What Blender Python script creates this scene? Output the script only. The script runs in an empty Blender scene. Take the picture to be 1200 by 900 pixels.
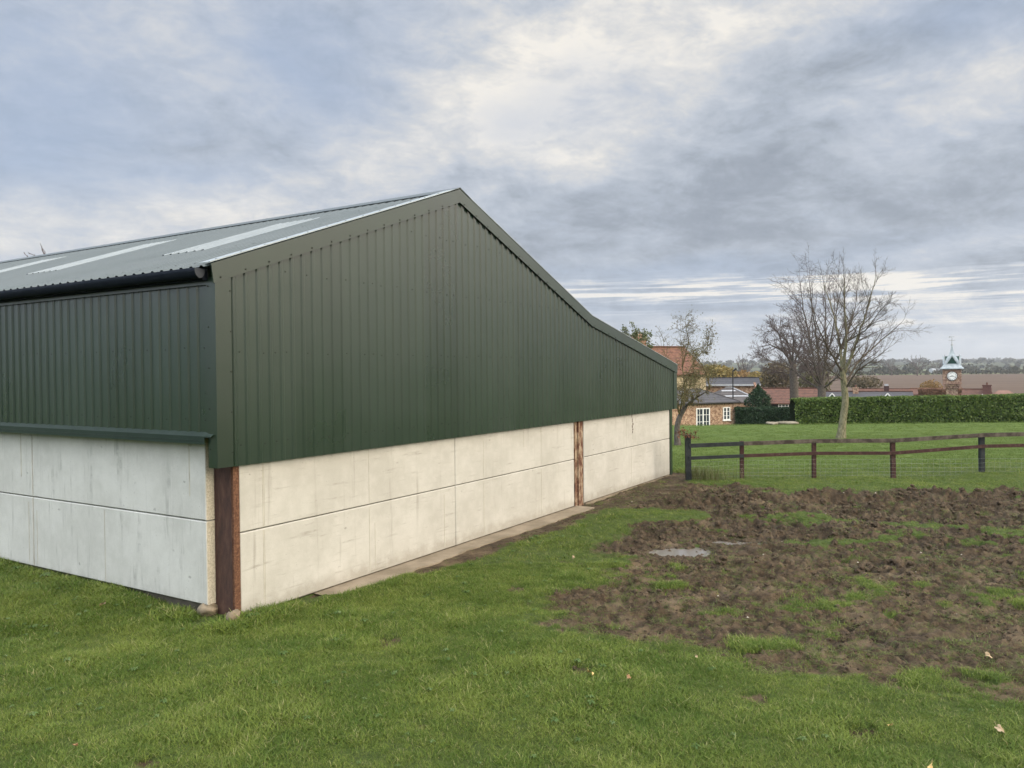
import bpy, math, random
import numpy as np
from mathutils import Vector, Matrix
R = math.radians
random.seed(7)
rng = np.random.default_rng(11)
S = bpy.context.scene
COL = S.collection

# ---------------------------------------------------------------- camera (solved from the barn's own lines)
F_PX, PITCH, ROLL, YAW, CAM_H = 916.5, 0.0150770, -0.0096768, 0.5492932, 3.2
def cam_axes():
    f = np.array([0, math.cos(PITCH), -math.sin(PITCH)]); u = np.array([0, math.sin(PITCH), math.cos(PITCH)])
    x = np.array([1., 0, 0])
    return (math.cos(ROLL)*x+math.sin(ROLL)*u, -math.sin(ROLL)*x+math.cos(ROLL)*u, f)
CX, CU, CF = cam_axes()
C0 = np.array([0, 0, CAM_H])
def ray(px, py): return CF + CX*((px-600)/F_PX) - CU*((py-450)/F_PX)
def at(px, py, Y):
    """a point at real distance Y metres in front of the viewer"""
    d = ray(px, py); return C0 + d*(Y/d[1])
def gz(px, py, z=0.0):
    d = ray(px, py); return C0 + d*((z-CAM_H)/d[2])

cam = bpy.data.cameras.new("camera"); co = bpy.data.objects.new("camera", cam); COL.objects.link(co)
cam.sensor_width = 36; cam.lens = F_PX/1200*36; cam.clip_end = 20000; cam.clip_start = 0.05
co.matrix_world = Matrix(((CX[0], CU[0], -CF[0], 0), (CX[1], CU[1], -CF[1], 0), (CX[2], CU[2], -CF[2], CAM_H), (0, 0, 0, 1)))
S.camera = co

# ---------------------------------------------------------------- node helpers
class X:
    """a socket that can be calculated with"""
    def __init__(s, nt, sock): s.nt, s.k = nt, sock
    def _m(s, op, *o):
        n = s.nt.nodes.new('ShaderNodeMath'); n.operation = op
        for i, a in enumerate((s,)+o):
            if isinstance(a, X): s.nt.links.new(a.k, n.inputs[i])
            else: n.inputs[i].default_value = a
        return X(s.nt, n.outputs[0])
    def __add__(s, o): return s._m('ADD', o)
    __radd__ = __add__
    def __mul__(s, o): return s._m('MULTIPLY', o)
    __rmul__ = __mul__
    def __sub__(s, o): return s._m('SUBTRACT', o)
    def __rsub__(s, o): return (s*-1.0)+o
    def __truediv__(s, o): return s._m('DIVIDE', o)
    def __rtruediv__(s, o): return s._m('POWER', -1.0)*o
    def f(s, op, *o): return s._m(op, *o)
    def clamp(s): return s._m('MAXIMUM', 0.0)._m('MINIMUM', 1.0)
    def step(s, a, b):
        n = s.nt.nodes.new('ShaderNodeMapRange'); n.interpolation_type = 'SMOOTHSTEP'
        s.nt.links.new(s.k, n.inputs[0]); n.inputs[1].default_value = a; n.inputs[2].default_value = b
        return X(s.nt, n.outputs[0])

def noise(nt, vec, scale, detail=4, rough=.55, dist=0.0, color=False):
    n = nt.nodes.new('ShaderNodeTexNoise'); n.inputs['Scale'].default_value = scale
    n.inputs['Detail'].default_value = detail; n.inputs['Roughness'].default_value = rough
    n.inputs['Distortion'].default_value = dist
    if vec is not None: nt.links.new(vec, n.inputs['Vector'])
    return n.outputs['Color'] if color else X(nt, n.outputs['Fac'])
def vmap(nt, vec, scale=(1, 1, 1), loc=(0, 0, 0)):
    n = nt.nodes.new('ShaderNodeMapping'); n.inputs['Scale'].default_value = scale; n.inputs['Location'].default_value = loc
    nt.links.new(vec, n.inputs['Vector']); return n.outputs[0]
def mixc(nt, fac, a, b):
    n = nt.nodes.new('ShaderNodeMix'); n.data_type = 'RGBA'
    if isinstance(fac, X): nt.links.new(fac.k, n.inputs[0])
    else: n.inputs[0].default_value = fac
    for i, c in ((6, a), (7, b)):
        if isinstance(c, tuple): n.inputs[i].default_value = (c[0], c[1], c[2], 1)
        else: nt.links.new(c, n.inputs[i])
    return n.outputs[2]
def ramp(nt, fac, stops):
    n = nt.nodes.new('ShaderNodeValToRGB'); e = n.color_ramp.elements
    while len(e) < len(stops): e.new(.5)
    for k, (p, c) in zip(e, stops): k.position = p; k.color = (c[0], c[1], c[2], 1)
    nt.links.new(fac.k, n.inputs[0]); return n.outputs[0]
def comb(nt, x, y, z):
    n = nt.nodes.new('ShaderNodeCombineXYZ')
    for i, a in enumerate((x, y, z)):
        if isinstance(a, X): nt.links.new(a.k, n.inputs[i])
        else: n.inputs[i].default_value = a
    return n.outputs[0]
def mat(name, rough=.7, spec=.3, color=(.5, .5, .5), metallic=0):
    m = bpy.data.materials.new(name); m.use_nodes = True; nt = m.node_tree
    b = nt.nodes['Principled BSDF']; b.inputs['Roughness'].default_value = rough
    b.inputs['Specular IOR Level'].default_value = spec; b.inputs['Metallic'].default_value = metallic
    b.inputs['Base Color'].default_value = (*color, 1)
    tc = nt.nodes.new('ShaderNodeTexCoord')
    return m, nt, b, tc.outputs['Object']
def bump(nt, b, h, strength=.3, dist=.02):
    n = nt.nodes.new('ShaderNodeBump'); n.inputs['Strength'].default_value = strength; n.inputs['Distance'].default_value = dist
    nt.links.new(h.k, n.inputs['Height']); nt.links.new(n.outputs[0], b.inputs['Normal'])
def setc(nt, b, c): nt.links.new(c, b.inputs['Base Color'])
def sep(nt, vec):
    n = nt.nodes.new('ShaderNodeSeparateXYZ'); nt.links.new(vec, n.inputs[0]); return [X(nt, o) for o in n.outputs]
def simple(name, c1, c2, scale=8, rough=.75, spec=.25, bm=0, bscale=None, detail=5, metallic=0):
    m, nt, b, v = mat(name, rough, spec, c1, metallic)
    n = noise(nt, v, scale, detail, .6)
    setc(nt, b, mixc(nt, n.step(.35, .68), c1, c2))
    if bm: bump(nt, b, noise(nt, v, bscale or scale*2, 5, .6), bm, .02)
    return m

# ---------------------------------------------------------------- mesh helpers
class MB:
    def __init__(s): s.v = []; s.f = []; s.n = 0; s.m = []
    def add(s, v, f, mi=0):
        v = np.asarray(v, float).reshape(-1, 3)
        s.v.append(v); o = s.n
        for q in f: s.f.append([i+o for i in q]); s.m.append(mi)
        s.n += len(v)
    def box(s, a, b, mi=0):
        x0, y0, z0 = a; x1, y1, z1 = b
        s.add([(x0, y0, z0), (x1, y0, z0), (x1, y1, z0), (x0, y1, z0), (x0, y0, z1), (x1, y0, z1), (x1, y1, z1), (x0, y1, z1)],
              [(3, 2, 1, 0), (4, 5, 6, 7), (0, 1, 5, 4), (1, 2, 6, 5), (2, 3, 7, 6), (3, 0, 4, 7)], mi)
    def quad(s, *p, mi=0): s.add(p, [tuple(range(len(p)))], mi)
    def prism(s, poly, vec, mi=0):
        p = np.asarray(poly, float); q = p+np.asarray(vec, float); n = len(p)
        s.add(np.vstack([p, q]), [tuple(range(n))[::-1], tuple(range(n, 2*n))]+[(i, (i+1) % n, n+(i+1) % n, n+i) for i in range(n)], mi)
    def bar(s, p, q, w, h=None, up=(0, 0, 1), mi=0):
        p = np.asarray(p, float); q = np.asarray(q, float); h = h or w
        d = q-p; d /= np.linalg.norm(d); a = np.cross(d, up); a /= np.linalg.norm(a); c = np.cross(a, d)
        o = [a*w/2+c*h/2, -a*w/2+c*h/2, -a*w/2-c*h/2, a*w/2-c*h/2]
        s.add([p+k for k in o]+[q+k for k in o], [(3, 2, 1, 0), (4, 5, 6, 7)]+[(i, (i+1) % 4, 4+(i+1) % 4, 4+i) for i in range(4)][::1], mi)
    def tube(s, pts, rad, n=6, mi=0, cap=True):
        pts = np.asarray(pts, float); rad = np.broadcast_to(rad, (len(pts),))
        t = np.gradient(pts, axis=0); t /= np.linalg.norm(t, axis=1)[:, None]+1e-9
        ref = np.array([0, 0, 1.]) if abs(t[0][2]) < .9 else np.array([1., 0, 0])
        a = np.cross(t, ref); a /= np.linalg.norm(a, axis=1)[:, None]+1e-9; c = np.cross(t, a)
        ang = np.arange(n)/n*2*math.pi
        ring = pts[:, None]+rad[:, None, None]*(a[:, None]*np.cos(ang)[None, :, None]+c[:, None]*np.sin(ang)[None, :, None])
        f = [(i*n+j, i*n+(j+1) % n, (i+1)*n+(j+1) % n, (i+1)*n+j) for i in range(len(pts)-1) for j in range(n)]
        if cap: f += [tuple(range(n))[::-1], tuple(range((len(pts)-1)*n, len(pts)*n))]
        s.add(ring.reshape(-1, 3), f, mi)
    def build(s, name, m, parent=None, smooth=False, tag=None, loc=None):
        me = bpy.data.meshes.new(name)
        me.from_pydata(np.vstack(s.v).tolist() if s.v else [], [], s.f)
        for k in (m if isinstance(m, (list, tuple)) else [m]): me.materials.append(k)
        if any(s.m): me.polygons.foreach_set('material_index', s.m)
        if smooth: me.polygons.foreach_set('use_smooth', [True]*len(me.polygons))
        me.update(); o = bpy.data.objects.new(name, me); COL.objects.link(o)
        if parent: o.parent = parent
        if loc is not None: o.location = loc
        if tag: settag(o, *tag)
        return o
def settag(o, label=None, cat=None, group=None, kind=None):
    if label: o['label'] = label
    if cat: o['category'] = cat
    if group: o['group'] = group
    if kind: o['kind'] = kind
    return o
def empty(name, loc, rz=0, **k):
    o = bpy.data.objects.new(name, None); COL.objects.link(o); o.location = loc; o.rotation_euler = (0, 0, rz); o.empty_display_size = .3
    return settag(o, **k)
def bigmesh(name, verts, faces, m, smooth=True, attrs=None, **k):
    """fast path for large arrays of quads (or tris)"""
    me = bpy.data.meshes.new(name); nf, w = faces.shape
    me.vertices.add(len(verts)); me.vertices.foreach_set('co', np.ascontiguousarray(verts, dtype=np.float32).ravel())
    me.loops.add(nf*w); me.loops.foreach_set('vertex_index', np.ascontiguousarray(faces, dtype=np.int32).ravel())
    me.polygons.add(nf); me.polygons.foreach_set('loop_start', np.arange(nf, dtype=np.int32)*w)
    me.polygons.foreach_set('use_smooth', np.full(nf, smooth))
    for an, av in (attrs or {}).items():
        a = me.attributes.new(an, 'FLOAT', 'POINT'); a.data.foreach_set('value', av.astype(np.float32))
    me.materials.append(m); me.update(); me.validate()
    o = bpy.data.objects.new(name, me); COL.objects.link(o); return settag(o, **k)

# numpy noise for the terrain
_perm = np.random.default_rng(3).random((512, 512))
def vnoise(x, y, seed=0):
    x = np.asarray(x)+seed*17.3; y = np.asarray(y)+seed*9.1
    xi = np.floor(x).astype(int); yi = np.floor(y).astype(int); fx = x-xi; fy = y-yi
    fx = fx*fx*fx*(fx*(fx*6-15)+10); fy = fy*fy*fy*(fy*(fy*6-15)+10)
    g = lambda a, b: _perm[a & 511, b & 511]
    return (g(xi, yi)*(1-fx)+g(xi+1, yi)*fx)*(1-fy)+(g(xi, yi+1)*(1-fx)+g(xi+1, yi+1)*fx)*fy
def fbm(x, y, seed=0, oct=4, gain=.5):
    s = 0; a = 1; t = 0
    for i in range(oct):
        s = s+a*vnoise(x*2**i, y*2**i, seed+i*3); t += a; a *= gain
    return s/t
def sstep(x, a, b):
    t = np.clip((x-a)/(b-a), 0, 1); return t*t*(3-2*t)

# ---------------------------------------------------------------- the barn's frame
A0 = np.array([-3.628, 10.258, 0.0])
DG = np.array([math.sin(YAW), math.cos(YAW), 0]); DL = np.array([-math.cos(YAW), math.sin(YAW), 0])
def to_barn(x, y):
    dx, dy = x-A0[0], y-A0[1]
    return dx*DG[0]+dy*DG[1], dx*DL[0]+dy*DL[1]

# ---------------------------------------------------------------- terrain
MUDP = np.array([(1.75, 18.9), (4.6, 22.3), (5.6, 21.3), (8.94, 20.6), (13.07, 20.1), (20, 20), (20, 7.6), (6.5, 7.3), (4.9, 7.5), (3.9, 7.7), (3.2, 8.2), (2.4, 8.6),
                 (1.66, 9.1), (.99, 9.3), (.45, 10.2), (.85, 11.6), (1.35, 13.0), (2.0, 15.2), (2.75, 17.2)])
def poly_sd(x, y, P):
    """signed distance to a polygon, positive inside"""
    best = np.full(x.shape, 1e9); ins = np.zeros(x.shape, bool); n = len(P)
    for i in range(n):
        a, b = P[i], P[(i+1) % n]; e = b-a
        t = np.clip(((x-a[0])*e[0]+(y-a[1])*e[1])/(e@e), 0, 1)
        best = np.minimum(best, np.hypot(x-a[0]-t*e[0], y-a[1]-t*e[1]))
        c = (a[1] > y) != (b[1] > y)
        with np.errstate(divide='ignore', invalid='ignore'):
            ins ^= c & (x < (b[0]-a[0])*(y-a[1])/(b[1]-a[1])+a[0])
    return np.where(ins, best, -best)
def mud_mask(x, y):
    d = poly_sd(x, y, MUDP)+(fbm(x*.9, y*.9, 1, 4)-.5)*1.9+(fbm(x*4, y*4, 5, 3)-.5)*.7
    m = sstep(d, -.6, .9)
    # islands of turf left standing in the mud
    isl = fbm(x*.55+3, y*.85, 9, 4, .6)
    edge = sstep(x+.12*y, 4.5, 12)*.07
    m = m*(1-.80*sstep(isl+edge+(fbm(x*5, y*6, 12, 3)-.5)*.5, .68, .82))
    m = m*(1-.5*sstep(fbm(x*3.1, y*4.2, 14, 4, .6), .60, .72)*sstep(fbm(x*.7, y*.7, 15, 2), .42, .58))
    d2 = ((x-3.0)/1.35)**2+((y-17.3)/.75)**2
    m = np.where(d2 < 1.6, m*sstep(d2+(fbm(x*2, y*2, 4)-.5)*.8, .8, 1.3), m)
    for (cx, cy, rx, ry) in ((2.9, 9.15, .40, .22), (4.5, 8.0, .55, .25), (2.35, 11.6, .18, .14)):
        d3 = ((x-cx)/rx)**2+((y-cy)/ry)**2+(fbm(x*3.5, y*3.5, 6)-.5)*2.6
        m = m*sstep(d3, .6, 1.5)
    # bare earth along the foot of the gable
    s, t = to_barn(x, y)
    strip = sstep(t, -1.15, -.75)*sstep(s+(fbm(x*2, y*2, 21)-.5)*2, 2.6, 4.5)*(t < .6)
    w = (fbm(x*1.6, y*1.6, 22)-.5)
    strip = sstep(-t+w*.7, 1.15, .7)*sstep(s+w*2, 2.6, 4.2)*(t < .4)*(s < 16.8)
    m = np.maximum(m, strip)
    far = sstep(y, 19.0, 20.5)*sstep(y, 23.5, 22.2)*sstep(x, 6.6, 4.7)*(x > 1)
    m = np.maximum(m, far*sstep(fbm(x*1.5, y*1.5, 30), .36, .5))
    # scuffed spots in the turf
    sc = fbm(x*1.3, y*1.3, 40, 4)
    m = np.maximum(m, .8*sstep(sc, .73, .79)*(y < 14)*(t < 0))
    return np.clip(m, 0, 1)
def base_h(x, y):
    z = np.zeros_like(x)
    z = z+1.62*sstep(y, 5.2, .5)*sstep(y, -60, -20)                       # the bank the viewer stands on
    z = z-(np.clip(y-25, 0, 37))*.0285                                     # the lawn falls away
    z = z-1.15*sstep(y, 61.2, 65.5)-2.0*sstep(y, 66, 110)
    z = z+2.0*sstep(y, 150, 650)
    z = z+.13*sstep(x, -4.1, -5.5)*sstep(y, 9, 11)*sstep(y, 40, 20)
    z = z+.18*sstep(x, 11.5, 14.5)*sstep(y, 19, 22.5)*sstep(y, 60, 30)
    return z
PUD = [((3.08, 14.15), (.55, .40), .35), ((4.2, 14.85), (.62, .22), -.25)]
def ground_h(x, y, m=None, fine=True):
    if m is None: m = mud_mask(x, y)
    z = base_h(x, y)
    if fine:
        z = z+(fbm(x*.5, y*.5, 50)-.5)*.12*sstep(y, 60, 20)+(fbm(x*2.5, y*2.5, 51, 3)-.5)*.035
        big = fbm(x*1.1+.3*y, y*1.6, 52, 3)
        clod = 1-np.abs(2*fbm(x*3.0, y*3.6, 53, 4, .6)-1)
        fin = fbm(x*9, y*9, 54, 4, .65); rid = 1-np.abs(2*fbm(x*6.5, y*7.5, 59, 3, .6)-1)
        hoof = fbm(x*6+.5*fin, y*6, 57, 2)
        # wheel ruts sweeping across the wet ground
        r = y-14.2-.10*(x-6)-1.1*np.sin(x*.33+.4)
        rut = np.exp(-(r/.28)**2)+np.exp(-((r-1.9)/.28)**2)
        r2 = y-18.6-.03*x; rut2 = np.exp(-(r2/.22)**2)-.8*np.exp(-((r2-.45)/.22)**2)
        tread = (np.sin((x*1.0+.4*np.abs(r))*24)*.5+.5)
        amp = .62+.38*sstep(y, 8, 15)
        mz = -.07+((big-.5)*.24+(clod-.7)*.22+(fin-.5)*.10+(rid-.72)*.12-.10*sstep(hoof, .52, .70))*amp*.9-(rut*.09-.02*rut*tread+rut2*.13)*sstep(x, 1.5, 3.5)
        cxi, cyi = np.floor(x*4.2), np.floor(y*4.2); hx = _perm[(cxi.astype(int)*7) & 511, cyi.astype(int) & 511]; hy = _perm[cyi.astype(int) & 511, (cxi.astype(int)*5+9) & 511]
        hd = np.hypot(x*4.2-cxi-.3-.4*hx, (y*4.2-cyi-.3-.4*hy)); mz = mz-.075*sstep(hd, .34, .16)*(hx > .25)+.03*np.exp(-((hd-.42)/.10)**2)*(hx > .25)
        r3 = y-11.0-.16*(x-3)-.5*np.sin(x*.5); trk = np.exp(-(r3/.22)**4)*sstep(x, 1.0, 1.8); tr3 = sstep(np.sin((x+.55*np.abs(r3))*30), -.2, .5)
        mz = mz*(1-.6*trk)-.07*trk+.055*trk*tr3
        lump = sstep(fbm(x*1.7, y*2.2, 55, 3), .60, .74)*sstep(y, 12, 18)
        mz = mz+lump*.09*(.5+fin)
        bank = np.exp(-((y-20.2-.25*np.sin(x))/.30)**2)*sstep(x, 5, 6.5)
        mz = mz+bank*.085*(.5+clod*fin)
        ss, tt = to_barn(x, y); calm = 1-.85*sstep(tt, -2.0, -.8)*(tt < 1)
        mz = -.04+(mz+.04)*(.80+.2*sstep(y, 11, 16)); z = z+m*mz*calm-.04*m*(1-calm)
        led = sstep(ss, 1.2, 1.9)*(ss < 10.4)*sstep(tt, -.62, -.42)*(tt < .3)
        z = z*(1-led)-.045*led
        for (cx, cy), (rx, ry), th in PUD:
            ux = (x-cx)*math.cos(th)+(y-cy)*math.sin(th); uy = -(x-cx)*math.sin(th)+(y-cy)*math.cos(th)
            q0 = (ux/rx)**2+(uy/ry)**2; q = q0+(fin-.5)*1.6+(big-.5)*1.2
            k_ = sstep(q0, 7, 1.5); z = z*(1-.75*k_)-.05*k_; z = np.where(q < 2.2, np.minimum(z, -.17+.055*q+(rid-.7)*.05), z)
    return z

def lines(lo, a, b, hi, step, g=1.13):
    mid = np.arange(a, b, step)
    out = [mid]; s = step; v = mid[-1]; up = []
    while v < hi: s *= g; v += s; up.append(v)
    s = step; v = mid[0]; dn = []
    while v > lo: s *= g; v -= s; dn.append(v)
    return np.concatenate([dn[::-1], mid, up])
gx = lines(-4500, -7.5, 14.8, 4500, .036); gy = lines(-400, 6.0, 22.5, 5200, .036)
GX, GY = np.meshgrid(gx, gy)
M_ = np.where((GY < 26) & (GY > 4) & (np.abs(GX) < 25), mud_mask(GX, GY), 0)
GZ = ground_h(GX, GY, M_)
s_, t_ = to_barn(GX, GY)
GZ = np.where((s_ > .3) & (s_ < 16) & (t_ > .3), -.35, GZ)               # under the barn floor
nx, ny = len(gx), len(gy)
idx = np.arange(nx*ny).reshape(ny, nx)
gf = np.stack([idx[:-1, :-1], idx[:-1, 1:], idx[1:, 1:], idx[1:, :-1]], -1).reshape(-1, 4)
def height_at(x, y): return float(ground_h(np.array([x], float), np.array([y], float))[0])

m_ground, nt, b, v = mat('turf_and_mud', .95, .2)
at_ = nt.nodes.new('ShaderNodeAttribute'); at_.attribute_name = 'mud'; mud = X(nt, at_.outputs['Fac'])
n1 = noise(nt, v, .35, 4); n2 = noise(nt, v, 9, 6, .7); n3 = noise(nt, v, 60, 3, .6); nL = noise(nt, vmap(nt, v, (.05, .6, 1)), 1, 3)
grass = mixc(nt, n2.step(.35, .7), (.050, .075, .016), (.085, .115, .028))
lawn = mixc(nt, nL.step(.4, .6), (.075, .118, .024), (.100, .146, .032))
pos = sep(nt, v)
grass = mixc(nt, pos[1].step(23, 27), grass, lawn)
far = mixc(nt, noise(nt, v, .012, 3).step(.4, .6), (.07, .105, .03), (.11, .10, .05))
grass = mixc(nt, pos[1].step(62, 75), grass, far)
soil = mixc(nt, n2.step(.3, .7), (.036, .025, .016), (.130, .092, .056))
soil = mixc(nt, noise(nt, v, 1.6, 5, .6).step(.46, .66), soil, (.170, .124, .078))
green = noise(nt, v, 3.2, 5, .7).step(.54, .70)*.45
soil = mixc(nt, green, soil, (.075, .085, .025))
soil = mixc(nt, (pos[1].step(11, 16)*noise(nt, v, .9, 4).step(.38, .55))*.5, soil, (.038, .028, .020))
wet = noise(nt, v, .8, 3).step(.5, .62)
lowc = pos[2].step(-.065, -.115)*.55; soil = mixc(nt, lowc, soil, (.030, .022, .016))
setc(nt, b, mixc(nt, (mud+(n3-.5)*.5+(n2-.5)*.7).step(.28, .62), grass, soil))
low = pos[2].step(-.065, -.115)*mud*pos[1].step(24, 22); nt.links.new((.93-wet*mud*.22-low*.5).f('MAXIMUM', .25).k, b.inputs['Roughness'])
bump(nt, b, noise(nt, v, 26, 8, .8)+n3*.8, 1.0, .04)
bigmesh('ground', np.stack([GX, GY, GZ], -1).reshape(-1, 3), gf, m_ground, True, {'mud': M_.ravel()}, kind='structure')

# ---------------------------------------------------------------- grass (uncountable: one stuff object, geometry nodes over a point cloud mesh)
def blade_tuft(name, m, nb, h, w, rad, lean, seed):
    r = np.random.default_rng(seed); V = []; Fq = []
    for i in range(nb):
        a = r.random()*6.283; q = rad*math.sqrt(r.random()); p = np.array([q*math.cos(a), q*math.sin(a), -.012])
        ang = r.random()*6.283; d = np.array([math.cos(ang), math.sin(ang), 0]); hh = h*(.45+.75*r.random()); ll = lean*hh*(.3+1.2*r.random())
        sd = np.array([-d[1], d[0], 0])*w*(.6+.8*r.random()); tw = r.random()*6.28; sd = sd*math.cos(tw)*.4+np.array([-d[1], d[0], 0])*w*.6
        o = len(V)
        for k, (u, ww) in enumerate(((0, 1), (.5, .85), (1, .12))):
            c = p+np.array([0, 0, hh*(u-.28*u*u)])+d*ll*u*u
            V += [c-sd*ww, c+sd*ww]
        Fq += [(o, o+1, o+3, o+2), (o+2, o+3, o+5, o+4)]
    me = bpy.data.meshes.new(name); me.from_pydata([tuple(q) for q in V], [], Fq); me.materials.append(m); me.update()
    return bpy.data.objects.new(name, me)
def grass_mat(name, c1, c2, c3):
    m, nt, b, v = mat(name, .55, .25)
    oi = nt.nodes.new('ShaderNodeObjectInfo'); g = nt.nodes.new('ShaderNodeNewGeometry')
    rnd = X(nt, oi.outputs['Random']); big = noise(nt, g.outputs['Position'], .9, 4, .6); isl = X(nt, g.outputs['Random Per Island'])
    c = mixc(nt, (big*1.0+rnd*.40-.2).step(.28, .74), c1, c2)
    c = mixc(nt, (isl*.8+rnd*.25).step(.80, .98), c, c3)
    setc(nt, b, c)
    tr = nt.nodes.new('ShaderNodeBsdfTranslucent'); nt.links.new(c, tr.inputs[0]); mx = nt.nodes.new('ShaderNodeMixShader'); mx.inputs[0].default_value = .3
    out = nt.nodes['Material Output']; nt.links.new(b.outputs[0], mx.inputs[1]); nt.links.new(tr.outputs[0], mx.inputs[2]); nt.links.new(mx.outputs[0], out.inputs[0])
    return m
def scatter(name, pts, scales, protos, mat_, **k):
    """instances of tuft meshes on given points (GN)"""
    n = len(pts); me = bpy.data.meshes.new(name); me.vertices.add(n); me.vertices.foreach_set('co', np.ascontiguousarray(pts, dtype=np.float32).ravel())
    a = me.attributes.new('sc', 'FLOAT', 'POINT'); a.data.foreach_set('value', scales.astype(np.float32)); me.materials.append(mat_)
    me.update(); o = bpy.data.objects.new(name, me); COL.objects.link(o); settag(o, **k)
    ng = bpy.data.node_groups.new(name, 'GeometryNodeTree'); ng.interface.new_socket('Geometry', in_out='INPUT', socket_type='NodeSocketGeometry'); ng.interface.new_socket('Geometry', in_out='OUTPUT', socket_type='NodeSocketGeometry')
    N = ng.nodes; gi = N.new('NodeGroupInput'); go = N.new('NodeGroupOutput'); jg = N.new('GeometryNodeJoinGeometry')
    at = N.new('GeometryNodeInputNamedAttribute'); at.data_type = 'FLOAT'; at.inputs[0].default_value = 'sc'
    ix = N.new('GeometryNodeInputIndex'); P = len(protos)
    for i, p in enumerate(protos):
        oi = N.new('GeometryNodeObjectInfo'); oi.inputs[0].default_value = p; oi.inputs['As Instance'].default_value = True
        md = N.new('ShaderNodeMath'); md.operation = 'MODULO'; ng.links.new(ix.outputs[0], md.inputs[0]); md.inputs[1].default_value = P
        cmp = N.new('FunctionNodeCompare'); cmp.data_type = 'FLOAT'; cmp.operation = 'EQUAL'; ng.links.new(md.outputs[0], cmp.inputs[0]); cmp.inputs[1].default_value = i; cmp.inputs['Epsilon'].default_value = .1
        rv = N.new('FunctionNodeRandomValue'); rv.data_type = 'FLOAT_VECTOR'; rv.inputs[0].default_value = (-.12, -.12, 0); rv.inputs[1].default_value = (.12, .12, 6.283)
        io = N.new('GeometryNodeInstanceOnPoints')
        ng.links.new(gi.outputs[0], io.inputs['Points']); ng.links.new(cmp.outputs[0], io.inputs['Selection']); ng.links.new(oi.outputs['Geometry'], io.inputs['Instance'])
        ng.links.new(rv.outputs[0], io.inputs['Rotation']); ng.links.new(at.outputs[0], io.inputs['Scale']); ng.links.new(io.outputs[0], jg.inputs[0])
    ng.links.new(jg.outputs[0], go.inputs[0])
    md = o.modifiers.new('scatter', 'NODES'); md.node_group = ng
    return o
m_blade = grass_mat('grass_blade', (.074, .128, .016), (.172, .222, .040), (.29, .28, .12))
m_lawnb = grass_mat('lawn_blade', (.085, .135, .024), (.118, .172, .036), (.17, .20, .06))
PROT = [blade_tuft('tuft_proto', m_blade, 28, .056, .0028, .085, .75, 100+i) for i in range(6)]
PROTL = [blade_tuft('lawn_tuft_proto', m_lawnb, 26, .050, .008, .22, .6, 200+i) for i in range(4)]
def wedge(n, y0, y1, pad=.5, dens_pow=1.0):
    y = y0*(y1/y0)**rng.random(n) if dens_pow == 0 else np.sqrt(y0**2+(y1**2-y0**2)*rng.random(n))
    x = (rng.random(n)*2-1)*(y*.668+pad); return x, y
def grass_points(n, y0, y1, dp, smin, smax):
    x, y = wedge(n, y0, y1, .6, dp)
    s, t = to_barn(x, y); ok = (t < -.06) | (s < -.26)
    near = np.where((t < 0) & (s > .8) & (s < 10.2) & (t > -.42)); okk = ok.copy(); okk[near] = False
    x, y = x[okk], y[okk]
    m = mud_mask(x, y)
    cl = sstep(fbm(x*2.4, y*2.8, 62, 3), .52, .70)
    keep = rng.random(len(x)) > np.clip(m*1.12+(fbm(x*6, y*6, 65, 2)-.5)*.9*(m > .05), 0, .975-.25*cl)
    for sx, sy in ((-4.05, 10.3), (-3.82, 10.43), (-4.0, 10.0), (-3.8, 10.1)): keep &= np.hypot(x-sx, y-sy) > .2
    x, y, m = x[keep], y[keep], m[keep]
    z = ground_h(x, y, m)
    s, t = to_barn(x, y)
    sc = (smin+(smax-smin)*rng.random(len(x)))*(.45+.9*fbm(x*1.4, y*1.4, 60)+0.35*sstep(fbm(x*2.6, y*2.6, 63, 3), .58, .72))*(1-.5*m)
    wallg = np.exp(-np.clip(-t, 0, 9)/.35)*(s < 3)*(s > -.5)+np.exp(-np.clip(-s-.2, 0, 9)/.4)*(t > -.4)
    sc = sc*(1+1.0*np.clip(wallg, 0, 1))
    return np.stack([x, y, z], -1), sc
p1, s1 = grass_points(66000, 5.6, 13, 1, .8, 1.35)
p2, s2 = grass_points(30000, 13, 25.5, 1, .9, 1.5)
scatter('grass', np.vstack([p1, p2]), np.concatenate([s1, s2]), PROT, m_blade, kind='stuff')
x, y = wedge(60000, 24.5, 61, 1, 0)
ok = x > y*.17; x, y = x[ok], y[ok]; ok = ~((y < 26) & (x < 3)); x, y = x[ok], y[ok]
scatter('lawn_grass', np.stack([x, y, ground_h(x, y, np.zeros_like(x))], -1), .7+.5*rng.random(len(x)), PROTL, m_lawnb, kind='stuff')

# shreds of trodden grass lying in the mud
m_tread = grass_mat('trodden_grass', (.085, .100, .030), (.12, .155, .038), (.22, .19, .10))
x, y = rng.random(52000)*15+.2, 7.4+rng.random(52000)*14.5; mm = mud_mask(x, y); k = (mm > .35) & (rng.random(len(x)) < (.10+.85*sstep(fbm(x*2.0, y*2.6, 64, 3), .44, .64))*(.55+.45*sstep(y, 16, 11))); x, y, mm = x[k], y[k], mm[k]
scatter('trodden_grass', np.stack([x, y, ground_h(x, y, mm)+.004], -1), 0.7+.8*rng.random(len(x)), [blade_tuft('trodden_proto', m_tread, 10, .036, .0035, .06, 2.4, 400+i) for i in range(4)], m_tread, kind='stuff')

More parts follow.
